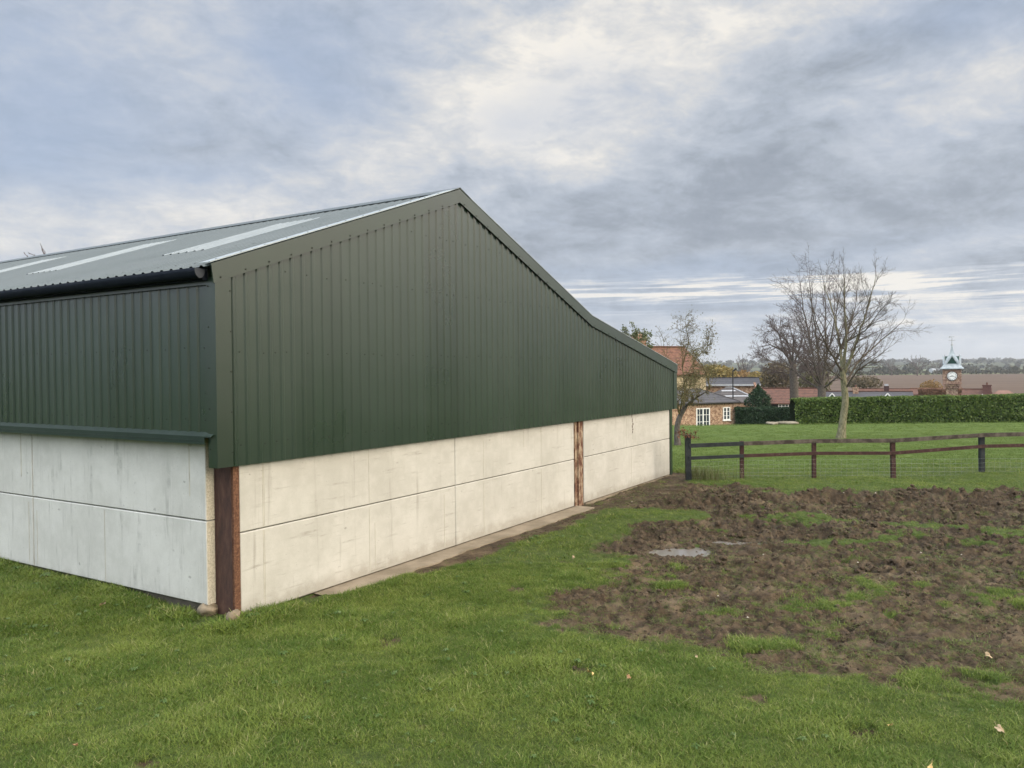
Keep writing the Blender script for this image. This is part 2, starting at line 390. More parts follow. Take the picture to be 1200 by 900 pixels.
# small weeds: flat rosettes among the turf
def rosette(name, m, seed):
    r = np.random.default_rng(seed); V = []; Fq = []
    for i in range(7):
        a = i/7*6.283+r.random()*.6; d = np.array([math.cos(a), math.sin(a), 0]); sd = np.array([-d[1], d[0], 0]); L = .045*(.7+.6*r.random()); o = len(V)
        for u, w, h in ((.1, .1, .012), (.45, .32, .035), (.8, .28, .03), (1, .03, .018)):
            V += [d*L*u-sd*L*w*.6+np.array([0, 0, h]), d*L*u+sd*L*w*.6+np.array([0, 0, h+.004])]
        Fq += [(o+2*k, o+2*k+1, o+2*k+3, o+2*k+2) for k in range(3)]
    me = bpy.data.meshes.new(name); me.from_pydata([tuple(q) for q in V], [], Fq); me.materials.append(m); me.update(); return bpy.data.objects.new(name, me)
m_weed = grass_mat('weed_leaf', (.07, .12, .03), (.10, .16, .045), (.13, .18, .07))
pw, sw = grass_points(420, 5.8, 15, 1, .5, 1.0)
scatter('weeds', pw+np.array([0, 0, .015]), sw, [rosette('weed_proto', m_weed, 300+i) for i in range(3)], m_weed, kind='stuff')

# ---------------------------------------------------------------- puddles
m_water, nt, b, v = mat('puddle_water', .03, .5, (.17, .155, .14)); b.inputs['IOR'].default_value = 1.5  # murky water colour, lightened to make up for the weak sky reflection
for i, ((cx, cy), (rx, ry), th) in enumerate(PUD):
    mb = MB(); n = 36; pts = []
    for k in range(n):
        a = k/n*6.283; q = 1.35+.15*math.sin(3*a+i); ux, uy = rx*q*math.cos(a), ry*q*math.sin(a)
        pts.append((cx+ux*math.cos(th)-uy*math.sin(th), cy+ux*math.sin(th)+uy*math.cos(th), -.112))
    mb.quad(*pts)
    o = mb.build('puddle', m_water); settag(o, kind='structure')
# ---------------------------------------------------------------- materials of the barn
def cladding_mat(name, c1, c2, rough):
    m, nt, b, v = mat(name, rough, 1.0)
    n = noise(nt, vmap(nt, v, (2.2, 2.2, .18)), 1.0, 5, .6); n2 = noise(nt, v, .7, 4)
    c = mixc(nt, n.step(.3, .72), c1, c2)
    pz = sep(nt, v); sh = nt.nodes.new('ShaderNodeTexWhiteNoise'); sh.noise_dimensions = '1D'; nt.links.new((pz[0]+pz[1]+.11).f('FLOOR').k, sh.inputs['W']); shv = X(nt, sh.outputs['Value'])
    c = mixc(nt, shv*.35, c, (c2[0]*1.45, c2[1]*1.35, c2[2]*1.5))
    streak = noise(nt, vmap(nt, v, (9, 9, .25)), 1.0, 4, .7).step(.66, .80)*n2.step(.45, .6)*.28
    c = mixc(nt, streak, c, (.08, .10, .08)); setc(nt, b, c)
    nt.links.new((rough-.10+n2*.16+shv*.05).k, b.inputs['Roughness'])
    bump(nt, b, noise(nt, v, 2.2, 3), .10, .03)
    return m
m_clad = cladding_mat('green_cladding', (.0050, .0170, .0085), (.0078, .0225, .0118), .30)
m_flash = cladding_mat('green_flashing', (.0055, .0165, .0080), (.0085, .0215, .0110), .33)
m_roofs = cladding_mat('roof_sheet', (.034, .050, .050), (.048, .066, .066), .36)
m_vtop = simple('verge_top_sky_sheen', (.30, .34, .35), (.38, .42, .43), rough=.25, spec=.7)  # pale base colour paints in the sky's highlight on the flashing's top leg
m_screw = simple('screw_head', (.02, .022, .02), (.035, .035, .03), rough=.5)
m_gut = simple('dark_gutter', (.005, .008, .014), (.008, .011, .018), rough=.8, spec=.1)
m_drip = simple('drip_flashing_green', (.010, .022, .016), (.014, .028, .020), rough=.45, spec=.35)
m_cap = simple('gutter_end_cap', (.035, .04, .05), (.055, .06, .07), rough=.5)
m_light, nt, b, v = mat('rooflight', .25, .6); setc(nt, b, mixc(nt, noise(nt, v, 3, 3), (.17, .20, .215), (.28, .31, .32)))
def concrete(name, c1, c2, c3, horiz):
    m, nt, b, v = mat(name, .85, .25)
    big = noise(nt, v, .9, 5, .6); med = noise(nt, v, 4.5, 6, .65); fin = noise(nt, v, 70, 3, .7)
    c = mixc(nt, (big*.6+med*.4).step(.34, .66), c1, c2)
    st = noise(nt, vmap(nt, v, (1.2, 1.2, 14) if horiz else (7, 7, .8)), 1.0, 4, .65)
    c = mixc(nt, st.step(.54, .72)*med.step(.4, .6)*.6, c, c3)
    vr = noise(nt, vmap(nt, v, (6, 6, .35)), 1.0, 4, .7); c = mixc(nt, vr.step(.57, .76)*.5, c, c3)
    # air holes and scuffs left by the mould
    vo = nt.nodes.new('ShaderNodeTexVoronoi'); nt.links.new(vmap(nt, v, (3.4, 3.4, 5.5)), vo.inputs['Vector']); vo.inputs['Scale'].default_value = 1
    nz = noise(nt, v, 28, 3)
    pit = (X(nt, vo.outputs['Distance'])+(nz-.5)*.34).step(.13, .05)*noise(nt, v, 1.9, 2).step(.50, .57)
    vo2 = nt.nodes.new('ShaderNodeTexVoronoi'); nt.links.new(vmap(nt, v, (14, 14, 22)), vo2.inputs['Vector']); vo2.inputs['Scale'].default_value = 1
    pit2 = X(nt, vo2.outputs['Distance']).step(.14, .07)*med.step(.50, .58)
    c = mixc(nt, (pit*.45+pit2*.5).clamp(), c, (c3[0]*.45, c3[1]*.45, c3[2]*.47))
    # damp soiling along the foot
    z = sep(nt, v)[2]; c = mixc(nt, (z+(med-.5)*.35).step(.28, .0)*.38, c, (c3[0]*.75, c3[1]*.68, c3[2]*.55))
    setc(nt, b, mixc(nt, fin.step(.2, .9)*.22, c, c3)); bump(nt, b, fin*.4+med-pit*1.2, .10, .02)
    return m
m_conc = concrete('precast_concrete', (.40, .39, .355), (.50, .49, .455), (.215, .20, .17), True)
m_concL = concrete('precast_concrete_grey', (.45, .45, .42), (.55, .55, .52), (.24, .24, .22), False)
m_agg, nt, b, v = mat('broken_concrete_edge', .95, .2)
setc(nt, b, mixc(nt, noise(nt, v, 45, 4, .7).step(.35, .65), (.40, .36, .28), (.58, .53, .43))); bump(nt, b, noise(nt, v, 40, 4, .7), .8, .02)
m_gap = simple('joint_gap', (.06, .055, .045), (.09, .08, .065), rough=1)
m_seam = simple('mould_line', (.36, .34, .29), (.46, .44, .38), rough=1, scale=5)
m_found = simple('foundation_concrete', (.17, .14, .10), (.26, .215, .16), scale=1.6, rough=.95, bm=.4, bscale=20)
m_rust, nt, b, v = mat('rusted_steel', .85, .3)
setc(nt, b, ramp(nt, noise(nt, vmap(nt, v, (6, 6, 2)), 2.0, 6, .7), [(.3, (.036, .021, .018)), (.55, (.068, .036, .028)), (.75, (.105, .060, .043))])); bump(nt, b, noise(nt, v, 60, 4), .3, .01)
m_orust, nt, b, v = mat('orange_rust', .95, .2)
setc(nt, b, ramp(nt, noise(nt, v, 38, 5, .7), [(.3, (.055, .028, .020)), (.5, (.115, .056, .034)), (.7, (.20, .11, .068))])); bump(nt, b, noise(nt, v, 50, 4), .6, .01)
m_peel, nt, b, v = mat('peeling_rusted_paint', .9, .2)
pn = noise(nt, vmap(nt, v, (1.5, 1.5, .6)), 5.5, 6, .7)
setc(nt, b, ramp(nt, pn, [(.36, (.07, .03, .022)), (.46, (.12, .055, .036)), (.53, (.24, .17, .115)), (.62, (.36, .29, .21)), (.7, (.12, .07, .05))])); bump(nt, b, pn, .8, .03)

# ---------------------------------------------------------------- the barn
BL = 26.0                                                   # length of the barn behind the gable
barn = empty('barn', tuple(A0), math.pi/2-YAW, label='dark green sheeted barn on pale concrete panel walls with a grey sloping roof', cat='barn')
RG = (4.98, 6.555); EL = (-.44, 4.602-.359*.06); KK = (10.55, 4.535); ER = (16.66, 3.345)
def roof_z(s):
    for a, c in ((EL, RG), (RG, KK), (KK, ER)):
        if s <= c[0] or c is ER: return a[1]+(s-a[0])*(c[1]-a[1])/(c[0]-a[0])
def profile(a, b, pitch=.2):
    """box rib profile breakpoints: (along, out)"""
    P = [(a, 0)]; k = a+.05
    while k+.085 < b:
        P += [(k, 0), (k+.020, .020), (k+.060, .020), (k+.08, 0)]; k += pitch
    P.append((b, 0)); return P
CAPZ = .0
# gable sheeting
mb = MB(); P = profile(-.16, 16.42)
ext = sorted(P+[(RG[0], None), (KK[0], None)], key=lambda q: q[0])
last = 0; pts = []
for a, o in ext:
    if o is None: o = last
    last = o; pts.append((a, -.07-o))
rj = random.Random(5)
for i in range(len(pts)-1):
    (a, ta), (c, tc) = pts[i], pts[i+1]
    if c-a < 1e-6: continue
    mb.quad((a, ta, 2.012), (c, tc, 2.012), (c, tc, roof_z(c)-.02), (a, ta, roof_z(a)-.02))
SCR = 1
def screw(mb, p, n, r=.011, mi=1):
    p = np.array(p, float); n = np.array(n, float); ax = np.cross(n, (0.31, .2, .93)); ax /= np.linalg.norm(ax); ay = np.cross(n, ax)
    k = 6; a = [p+(ax*math.cos(i/k*6.283)+ay*math.sin(i/k*6.283))*r for i in range(k)]
    mb.add(a+[q+n*.008 for q in a], [tuple(range(k, 2*k))]+[(i, (i+1) % k, k+(i+1) % k, k+i) for i in range(k)], mi)
for i, z in enumerate((2.28, 3.5, 4.62, 5.6)):
    k = -.16+.05+.095; j = 0
    while k < 16.3:
        if z < roof_z(k)-.4 and (j % 2 == 0 or j % 5 == 3): screw(mb, (k+.03, -.07, z+.012*math.sin(j*2.1)), (0, -1, 0), .010)
        k += .2; j += 1
# verge screws and dark rib ends under the verge flashing
k = -.16+.05
while k < 16.3:
    zz = roof_z(k+.03)-.222
    d = .07*(roof_z(k+.08)-roof_z(k))/.08
    mb.quad((k+.008, -.0915, zz-.013), (k+.062, -.0915, zz-.013+d*.8), (k+.062, -.0915, zz+.012+d*.8), (k+.008, -.0915, zz+.012), mi=1)
    k += .2
mb.build('gable_sheeting', [m_clad, m_screw], barn)
# verge flashing: face over the gable and a leg on the roof
def roofn(a, c): d = np.array([c[0]-a[0], c[1]-a[1]]); d /= np.linalg.norm(d); return np.array([-d[1], d[0]])
mb = MB()
outer = [EL, RG, KK, ER]
D = .222
for a, c in zip(outer[:-1], outer[1:]):
    a2, c2 = (a[0]+.035 if a is EL else a[0], a[1]-D), (c[0]-.03 if c is ER else c[0], c[1]-D)
    mb.prism([(a[0], -.122, a[1]+.02), (c[0], -.122, c[1]+.02), (c2[0], -.122, c2[1]), (a2[0], -.122, a2[1])], (0, .018, 0))
vf = mb
mb = MB()
for a, c in zip(outer[:-1], outer[1:]):
    n = roofn(a, c)*.022; d0 = np.array([a[0]+n[0]*2, a[1]+n[1]*1.6]); d1 = np.array([c[0]+n[0]*2, c[1]+n[1]*1.6])
    mb.prism([(d0[0], -.124, d0[1]), (d1[0], -.124, d1[1]), (d1[0], .10, d1[1]), (d0[0], .10, d0[1])], (n[0]*.3, 0, .010))
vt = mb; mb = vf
L = math.hypot(RG[0]-EL[0], RG[1]-EL[1])
for a, c in zip(outer[:-1], outer[1:]):
    L = math.hypot(c[0]-a[0], c[1]-a[1])
    for i in range(int(L/.42)):
        f = (i+.35)*.42/L; s = a[0]+(c[0]-a[0])*f; screw(mb, (s, -.123, roof_z(s)-.19), (0, -1, 0), .012)
        screw(mb, (s+.02, -.02, roof_z(s)+.05), (0, 0, 1), .016)
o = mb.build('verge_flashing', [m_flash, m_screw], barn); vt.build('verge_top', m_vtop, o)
# corner flashings
mb = MB()
mb.box((-.378, -.108, 2.018), (-.135, -.102, roof_z(-.13)-.21)); mb.box((-.378, -.102, 2.018), (-.372, .065, 4.44))
mb.box((-.141, -.102, 2.02), (-.135, -.072, 4.4)); cf = mb
mb = MB(); mb.box((16.34, -.108, 2.012), (16.62, -.102, roof_z(16.6)-.205)); mb.box((16.614, -.102, 2.012), (16.62, .14, roof_z(16.62)-.03)); mb.box((16.34, -.102, 2.02), (16.346, -.072, 3.2)); mb.build('corner_flashing', m_flash, barn)
mb = cf
z = 2.2
while z < 4.4:
    screw(mb, (-.15, -.109, z), (0, -1, 0), .010); screw(mb, (-.379, .03, z+.05), (-1, 0, 0), .010); z += .52
mb.build('corner_flashing', [m_flash, m_screw], barn)
# side sheeting, its drip flashing and eaves strip
SP = -.338
mb = MB(); P = profile(.02, BL)
for (a, oa), (c, oc) in zip(P[:-1], P[1:]):
    mb.quad((SP-oa, c if False else a, 2.43), (SP-oa, a, 4.62), (SP-oc, c, 4.62), (SP-oc, c, 2.43))
for z in (2.62, 3.55):
    k = .165; j = 0
    while k < BL:
        if j % 2 == 0: screw(mb, (SP, k, z+.01*math.sin(j)), (-1, 0, 0), .010)
        k += .2; j += 1
k = .07
while k < BL:
    mb.quad((SP-.0215, k+.01, 4.338), (SP-.0215, k+.01, 4.354), (SP-.0215, k+.06, 4.354), (SP-.0215, k+.06, 4.338), mi=1)
    if int(k/.2) % 2: screw(mb, (SP-.0225, k+.035, 4.372), (-1, 0, 0), .012)
    k += .2
mb.build('side_sheeting', [m_clad, m_screw], barn)
mb = MB(); mb.box((SP-.040, .066, 4.352), (SP-.034, BL, 4.52)); mb.build('eaves_flashing', m_flash, barn)
mb = MB(); mb.prism([(SP-.005, -.04, 2.47), (SP-.09, -.04, 2.42), (SP-.09, -.04, 2.408), (SP-.005, -.04, 2.458)], (0, BL, 0))
mb.box((SP-.088, .085, 2.318), (SP-.080, BL, 2.408)); mb.box((SP-.080, .085, 2.318), (SP-.05, BL, 2.324)); mb.box((SP-.094, .085, 2.362), (SP-.088, BL, 2.37))
mb.build('drip_flashing', m_drip, barn)
# roof sheets with ribs running down the slope
n0 = np.array([-(RG[1]-EL[1]), RG[0]-EL[0]]); n0 /= np.linalg.norm(n0)
def slope_sheet(mb, a, c, t0, t1, lift):
    n = roofn(a, c); P = profile(t0, t1)
    for (p, op), (q, oq) in zip(P[:-1], P[1:]):
        A1 = (a[0]+n[0]*(lift+op), p, a[1]+n[1]*(lift+op)); B1 = (c[0]+n[0]*(lift+op), p, c[1]+n[1]*(lift+op))
        A2 = (a[0]+n[0]*(lift+oq), q, a[1]+n[1]*(lift+oq)); B2 = (c[0]+n[0]*(lift+oq), q, c[1]+n[1]*(lift+oq))
        mb.quad(A1, B1, B2, A2)
EVE = (-.50, roof_z(-.5))
mb = MB(); slope_sheet(mb, EVE, RG, -.10, BL, .0); slope_sheet(mb, RG, KK, -.10, BL, 0); slope_sheet(mb, KK, (ER[0]+.05, roof_z(ER[0]+.05)), -.10, BL, 0)
for f in (.06, .3, .55, .8):
    s = EVE[0]+(RG[0]-EVE[0])*f; k = .15
    j = 0
    while k < BL:
        if j % 2 == 0: screw(mb, (s-n0[0]*0+n0[0]*.002, k, roof_z(s)+.003), (n0[0], 0, n0[1]), .016)
        k += .2; j += 1
rf = mb.build('roof_sheeting', [m_roofs, m_screw], barn)
for k in range(6):
    mb = MB(); t = 2.0+4.2*k
    s1, s2 = 1.12, 3.62
    slope_sheet(mb, (s1, roof_z(s1)), (s2, roof_z(s2)), t, t+1.2, .006)
    mb.build('rooflight', m_light, rf)
mb = MB()
for a, c in ((RG, (RG[0]-.34, RG[1]-.34*.359)), (RG, (RG[0]+.34, RG[1]-.34*.362))):
    mb.prism([(a[0], -.13, a[1]+.055), (c[0], -.13, c[1]+.040), (c[0], -.13, c[1]+.032), (a[0], -.13, a[1]+.047)], (0, BL+.1, 0))
k = .1
while k < BL:
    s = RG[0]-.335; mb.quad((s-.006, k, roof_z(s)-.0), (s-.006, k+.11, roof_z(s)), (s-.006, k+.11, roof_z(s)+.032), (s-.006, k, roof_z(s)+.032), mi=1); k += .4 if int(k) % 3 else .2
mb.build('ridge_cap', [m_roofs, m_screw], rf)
# gutter along the eaves
mb = MB(); gc = (-.505, 4.556); r = .078
prof = [(gc[0]+r*math.cos(a), gc[1]+r*1.6*math.sin(a)-.012) for a in np.linspace(math.pi, 2*math.pi, 9)]
prof2 = [(gc[0]+(r-.008)*math.cos(a), gc[1]+(r*1.6-.008)*math.sin(a)-.012) for a in np.linspace(2*math.pi, math.pi, 9)]
ring = prof+prof2; t0, t1 = .02, BL; nn = len(ring)
mb.add([(p[0], t0, p[1]) for p in ring]+[(p[0], t1, p[1]) for p in ring], [(i, (i+1) % nn, nn+(i+1) % nn, nn+i) for i in range(nn)])
gt = mb.build('gutter', m_gut, barn, True)
mb = MB(); mb.prism([(p[0], .012, p[1]) for p in prof], (0, .01, 0)); mb.build('end_cap', m_cap, gt)
mb = MB()
mb.box((-.45, .03, 4.40), (SP-.041, BL, 4.56)); mb.build('gutter_board', m_gut, gt)
# concrete panels: gable row
def panel(s0, s1, z0, z1, m, seams=(), flip=False, bev=.012):
    """a panel lying along s (gable) or along t (side)"""
    mb = MB(); th = .15
    if not flip:
        f = [(s0, z0), (s1, z0), (s1, z1), (s0, z1)]; g = [(s0+bev, z0+bev), (s1-bev, z0+bev), (s1-bev, z1-bev), (s0+bev, z1-bev)]
        mb.add([(a, .012, z) for a, z in f]+[(a, 0, z) for a, z in g]+[(a, th, z) for a, z in f],
               [(4, 5, 6, 7), (0, 1, 5, 4), (1, 2, 6, 5), (2, 3, 7, 6), (3, 0, 4, 7), (1, 0, 8, 9), (2, 1, 9, 10), (3, 2, 10, 11), (0, 3, 11, 8)])
    else:
        Q = -.21
        f = [(s0, z0), (s1, z0), (s1, z1), (s0, z1)]; g = [(s0+bev*.4, z0+bev), (s1-bev, z0+bev), (s1-bev, z1-bev), (s0+bev*.4, z1-bev)]
        mb.add([(Q+.012, a, z) for a, z in f]+[(Q, a, z) for a, z in g]+[(Q+th, a, z) for a, z in f],
               [(7, 6, 5, 4), (4, 5, 1, 0), (5, 6, 2, 1), (6, 7, 3, 2), (7, 4, 0, 3), (9, 8, 0, 1), (10, 9, 1, 2), (11, 10, 2, 3)])
        mb.add([(Q+.012, s0, z0), (Q+th, s0, z0), (Q+th, s0, z1), (Q+.012, s0, z1)], [(0, 1, 2, 3)], 1)
    for k, (x, za, zb, w) in enumerate(seams):
        if not flip: mb.box((x, -.003, za), (x+w, .004, zb), 2)
        else: mb.box((-.213, x, za), (-.206, x+w, zb), 2)
    return mb.build('concrete_panel', [m, m_agg, m_seam], barn)
g = .006
for z0, z1, row in ((0, 1.105, 0), (1.117, 2.24, 1)):
    sm = [(.42, z0+.02, z1-.02, .012), (.445, z0+.02, z1-.02, .006), (2.55, z0+.02, z1-.03, .008)]
    if row == 0: sm += [(2.68, .05, .8, .007), (4.55, .05, 1.0, .012)]
    panel(.036, 4.90, z0, z1, m_conc, sm)
    sm = [(5.85, z0+.02, z1-.02, .012)] if row == 0 else [(5.85, z0+.02, z1-.02, .007), (7.4, z0+.5, z1-.02, .010)]
    sm += [(8.15, z0+.02, z1-.05, .012)] if row == 0 else [(8.15, z0+.02, z1-.05, .007)]
    panel(4.912, 9.74, z0, z1, m_conc, sm)
    panel(10.27, 16.22, z0, z1, m_conc, [(12.9, z0+.02, z1-.02, .012), (13.3, z0+.2, z1-.02, .010)] if row else [(13.2, z0+.1, z1-.02, .012)])
for z0, z1 in ((.165, 1.270), (1.284, 2.37)):
    for (t0, t1) in ((.36, 4.63), (4.645, 10.3), (10.315, 16), (16.015, BL)):
        sm = [(t0+.32, z0+.3, z1-.02, .02)] if z0 > 1 else [(t0+2.3, z0+.02, z1-.03, .010)]
        if z0 < 1: sm += [(t1+.13, z0+.05, z1-.08, .014), (t1-.11, z0+.05, z1-.2, .010)]
        panel(t0, t1, z0, z1, m_concL, sm, True)
mb = MB(); mb.box((.30, .04, -.3), (16.2, .14, 2.2)); mb.box((-.16, .45, -.3), (-.08, BL, 2.35)); mb.build('joint_filler', m_gap, barn)
# foundation: plinth under the side wall, ledge under the gable
mb = MB(); mb.box((-.15, .40, -.4), (-.09, BL, .16)); mb.build('footing', m_gap, barn)  # dark colour stands in for the shade of the gap below the panels
mb = MB(); mb.box((10.2, .02, -.5), (16.25, .13, -.012))
mb.box((10.3, -.03, -.5), (16.24, .02, -.016)); mb.build('foundation', m_found, barn)
mb = MB(); xs = np.arange(1.35, 9.95, .09); lo = []
for x in xs: lo.append(-.40+.16*(fbm(np.array([x*1.1]), np.array([.3]), 70)[0]-.5)*2-.03*math.sin(x*9)*.5)
V = [(x, .03, -.012+.0*x) for x in xs]+[(x, l, -.02-.006*math.sin(x*5)) for x, l in zip(xs, lo)]+[(x, l-.02, -.35) for x, l in zip(xs, lo)]
k = len(xs); mb.add(V, [(i, k+i, k+i+1, i+1) for i in range(k-1)]+[(k+i, 2*k+i, 2*k+i+1, k+i+1) for i in range(k-1)])
mb.build('concrete_ledge', m_found, barn)
# steel columns
mb = MB()                                                    # corner column, an H section seen from its open side
mb.box((-.07, .03, -.3), (-.055, .36, 2.3), 0); mb.box((-.07, .352, -.3), (.05, .366, 2.3), 0)
mb.box((-.078, .02, -.3), (-.07, .05, 2.3), 0); mb.box((-.078, .335, -.3), (-.07, .358, 2.3), 0)
mb.box((-.066, -.008, -.3), (.030, .026, 2.3), 1); mb.build('corner_column', [m_rust, m_orust], barn)
mb = MB(); mb.box((9.80, .03, -.3), (10.20, .045, 2.2)); mb.box((9.78, .0, -.3), (9.80, .20, 2.2)); mb.box((10.2, .0, -.3), (10.22, .2, 2.2))
mb.box((9.97, -.006, -.3), (10.20, .03, 2.2)); mb.build('gable_column', m_peel, barn)
mb = MB(); mb.box((16.26, -.02, -.3), (16.42, .28, 2.05)); mb.box((16.42, .02, -.3), (16.45, .05, 2.05)); mb.build('end_column', m_clad, barn)
# far long side: panels and sheeting that face away from the viewer
mb = MB(); mb.box((16.30, .30, -.2), (16.45, BL, 2.2)); mb.build('far_wall', m_conc, barn)
mb = MB(); mb.box((16.5, .14, 2.01), (16.54, BL, 3.33)); mb.build('far_side_sheeting', m_clad, barn)
# rust streak below a lifting eye
mb = MB()
for (x, z, w, h) in ((13.28, 1.78, .03, .11), (13.31, 1.70, .06, .06), (13.27, 1.63, .04, .07), (13.30, 1.56, .05, .05), (13.29, 1.48, .03, .06), (13.24, 1.92, .015, .3)):
    mb.box((x, -.004, z), (x+w, .003, z+h))
mb.build('rust_stain', m_rust, barn)

# ---------------------------------------------------------------- stones by the corner, litter, leaves
m_stone = simple('field_stone', (.15, .12, .08), (.26, .21, .15), scale=7, rough=.95, bm=.5, bscale=18)
def rock(name, p, r, sc, seed, m, **k):
    bm_ = MB(); rr = np.random.default_rng(seed); n1, n2 = 14, 9; V = []; Fq = []
    for j in range(n2+1):
        ph = math.pi*j/n2
        for i in range(n1):
            th = 6.283*i/n1; d = np.array([math.sin(ph)*math.cos(th), math.sin(ph)*math.sin(th), math.cos(ph)])
            q = r*(1+.55*(fbm(np.array([d[0]*1.5+seed+d[2]*.7]), np.array([d[1]*1.5+d[2]]), seed)[0]-.5)*2); V.append(d*q*np.array(sc))
    for j in range(n2):
        for i in range(n1): Fq.append((j*n1+i, (j+1)*n1+i, (j+1)*n1+(i+1) % n1, j*n1+(i+1) % n1))
    bm_.add(V, Fq); o = bm_.build(name, m, None, True, loc=p); o.rotation_euler = (0, 0, seed); return settag(o, **k)
p = gz(243.5, 715, .08); rock('stone', (p[0], p[1], .09), .15, (1.0, .85, .72), 3, m_stone, label='larger rounded tan stone lying in the grass at the foot of the rusty corner column', cat='stone')
p = A0+DG*-.17+DL*-.10; rock('stone', (p[0], p[1], .07), .12, (.75, .7, .85), 8, m_stone, label='smaller upright tan stone leaning against the foot of the rusty corner column', cat='stone')
m_leafY = simple('dry_yellow_leaf', (.50, .33, .12), (.62, .47, .22), scale=20, rough=.8)
m_leafP = simple('pale_dry_leaf', (.26, .19, .11), (.38, .29, .19), scale=20, rough=.8)
m_leafB = simple('brown_dry_leaf', (.22, .12, .06), (.34, .20, .10), scale=20, rough=.8)
def leaf(px, py, size, m, label, seed, up=.06):
    r = np.random.default_rng(seed); p = gz(px, py, up); zz = height_at(p[0], p[1])
    mb = MB(); out = []; n = 20
    for i in range(n):
        a = 6.283*i/n; q = size*(.62+.38*abs(math.cos(a*2.5)))*(1 if abs(a-math.pi) > .3 else .8)
        out.append((q*math.cos(a), q*math.sin(a)*.75, .25*size*math.sin(a*2+seed)+.1*size*math.cos(3*a)))
    V = [(0, 0, .15*size)]+out; mb.add(V, [(0, 1+i, 1+(i+1) % n) for i in range(n)])
    mb.tube([(-size*.7, 0, 0), (-size*1.5, size*.15, .3*size)], size*.035, 4)
    o = mb.build('fallen_leaf', m, loc=(p[0], p[1], max(zz+.045, up-.01))); o.rotation_euler = (r.random()*.5, .35+r.random()*.3, r.random()*6.28)
    settag(o, label, 'leaf', 'fallen autumn leaves on the grass')
leaf(692, 787, .060, m_leafY, 'biggest yellow-tan curled leaf on the grass just below the left end of the mud', 1)
leaf(737, 792, .032, m_leafB, 'small brown-orange leaf on the grass right of the biggest tan leaf', 2)
leaf(1172, 854, .050, m_leafP, 'pale tan leaf on the grass near the lower right corner', 3)
leaf(1159, 767, .050, m_leafP, 'pale brown curled leaf on the mud patch at the right edge', 4)
leaf(120, 714, .050, m_leafP, 'flat cream scrap of leaf on the grass below the grey concrete wall', 5)
leaf(88, 871, .036, m_leafB, 'dull brown leaf in the grass near the lower left corner', 6)
leaf(672, 652, .036, m_leafP, 'cream leaf beside the bare earth strip along the cream wall', 7)
leaf(1043, 848, .030, m_leafY, 'small bright yellow leaf in the grass below the mud', 8)
leaf(1090, 896, .034, m_leafY, 'yellow leaf at the very bottom edge right of centre', 9)
leaf(816, 768, .022, m_leafP, 'tiny pale leaf on the mud edge beside a grass tuft', 10)
m_pale = simple('pale_stone', (.34, .30, .24), (.48, .44, .37), rough=.9)
mb = MB(); rs = np.random.default_rng(5)
for i in range(120):
    x, y = rs.random()*13+1, 8+rs.random()*12
    if mud_mask(np.array([x]), np.array([y]))[0] < .6: continue
    z = height_at(x, y); r = .010+.018*rs.random()**3
    V = [np.array([math.cos(a), math.sin(a), 0])*r*(.7+.5*rs.random())+np.array([x, y, z]) for a in np.linspace(0, 5.5, 6)]
    mb.add(V+[(x, y, z+r*.8)], [(i, (i+1) % 6, 6) for i in range(6)])
mb.build('gravel_bits', m_pale, kind=None if False else None) if False else settag(mb.build('gravel_bits', m_pale), kind='stuff')
# clods of turned earth
m_clod, nt, b, v = mat('mud_clod', .95, .15)
setc(nt, b, mixc(nt, noise(nt, v, 14, 5, .7).step(.3, .7), (.036, .026, .018), (.095, .070, .046))); bump(nt, b, noise(nt, v, 30, 5, .7), .8, .02)
V = []; Fq = []; no = 0
sub = [(0, 0, 1), (.9, 0, .35), (.28, .85, .4), (-.72, .53, .3), (-.7, -.55, .38), (.3, -.88, .35), (1, .5, -.5), (-.3, 1, -.5), (-1, 0, -.5), (-.3, -1, -.5), (.9, -.6, -.5)]
sf = [(0, 1, 2), (0, 2, 3), (0, 3, 4), (0, 4, 5), (0, 5, 1), (1, 6, 2), (2, 6, 7), (2, 7, 3), (3, 7, 8), (3, 8, 4), (4, 8, 9), (4, 9, 5), (5, 9, 10), (5, 10, 1), (1, 10, 6)]
n = 30000; x = 0+rng.random(n)*15; y = 7.6+rng.random(n)*14
m = mud_mask(x, y); k = (m > .5) & (rng.random(n) < sstep(fbm(x*1.3, y*1.5, 58), .40, .62)+.12); x, y, m = x[k], y[k], m[k]
z = ground_h(x, y, m); sz = 0.009+.06*rng.random(len(x))**3*sstep(y, 7, 15)*(to_barn(x, y)[1] < -1.4)+.012*rng.random(len(x))
for i in range(len(x)):
    a = rng.random()*6.28; c, s = math.cos(a), math.sin(a); q = np.array(sub)*(.75+.5*rng.random((11, 3)))*sz[i]
    V.append(np.stack([x[i]+q[:, 0]*c-q[:, 1]*s, y[i]+q[:, 0]*s+q[:, 1]*c, z[i]+q[:, 2]*.75], -1)); Fq += [(p+no, q2+no, r+no) for p, q2, r in sf]; no += 11
bigmesh('mud_clods', np.vstack(V), np.array(Fq), m_clod, False, kind='stuff')
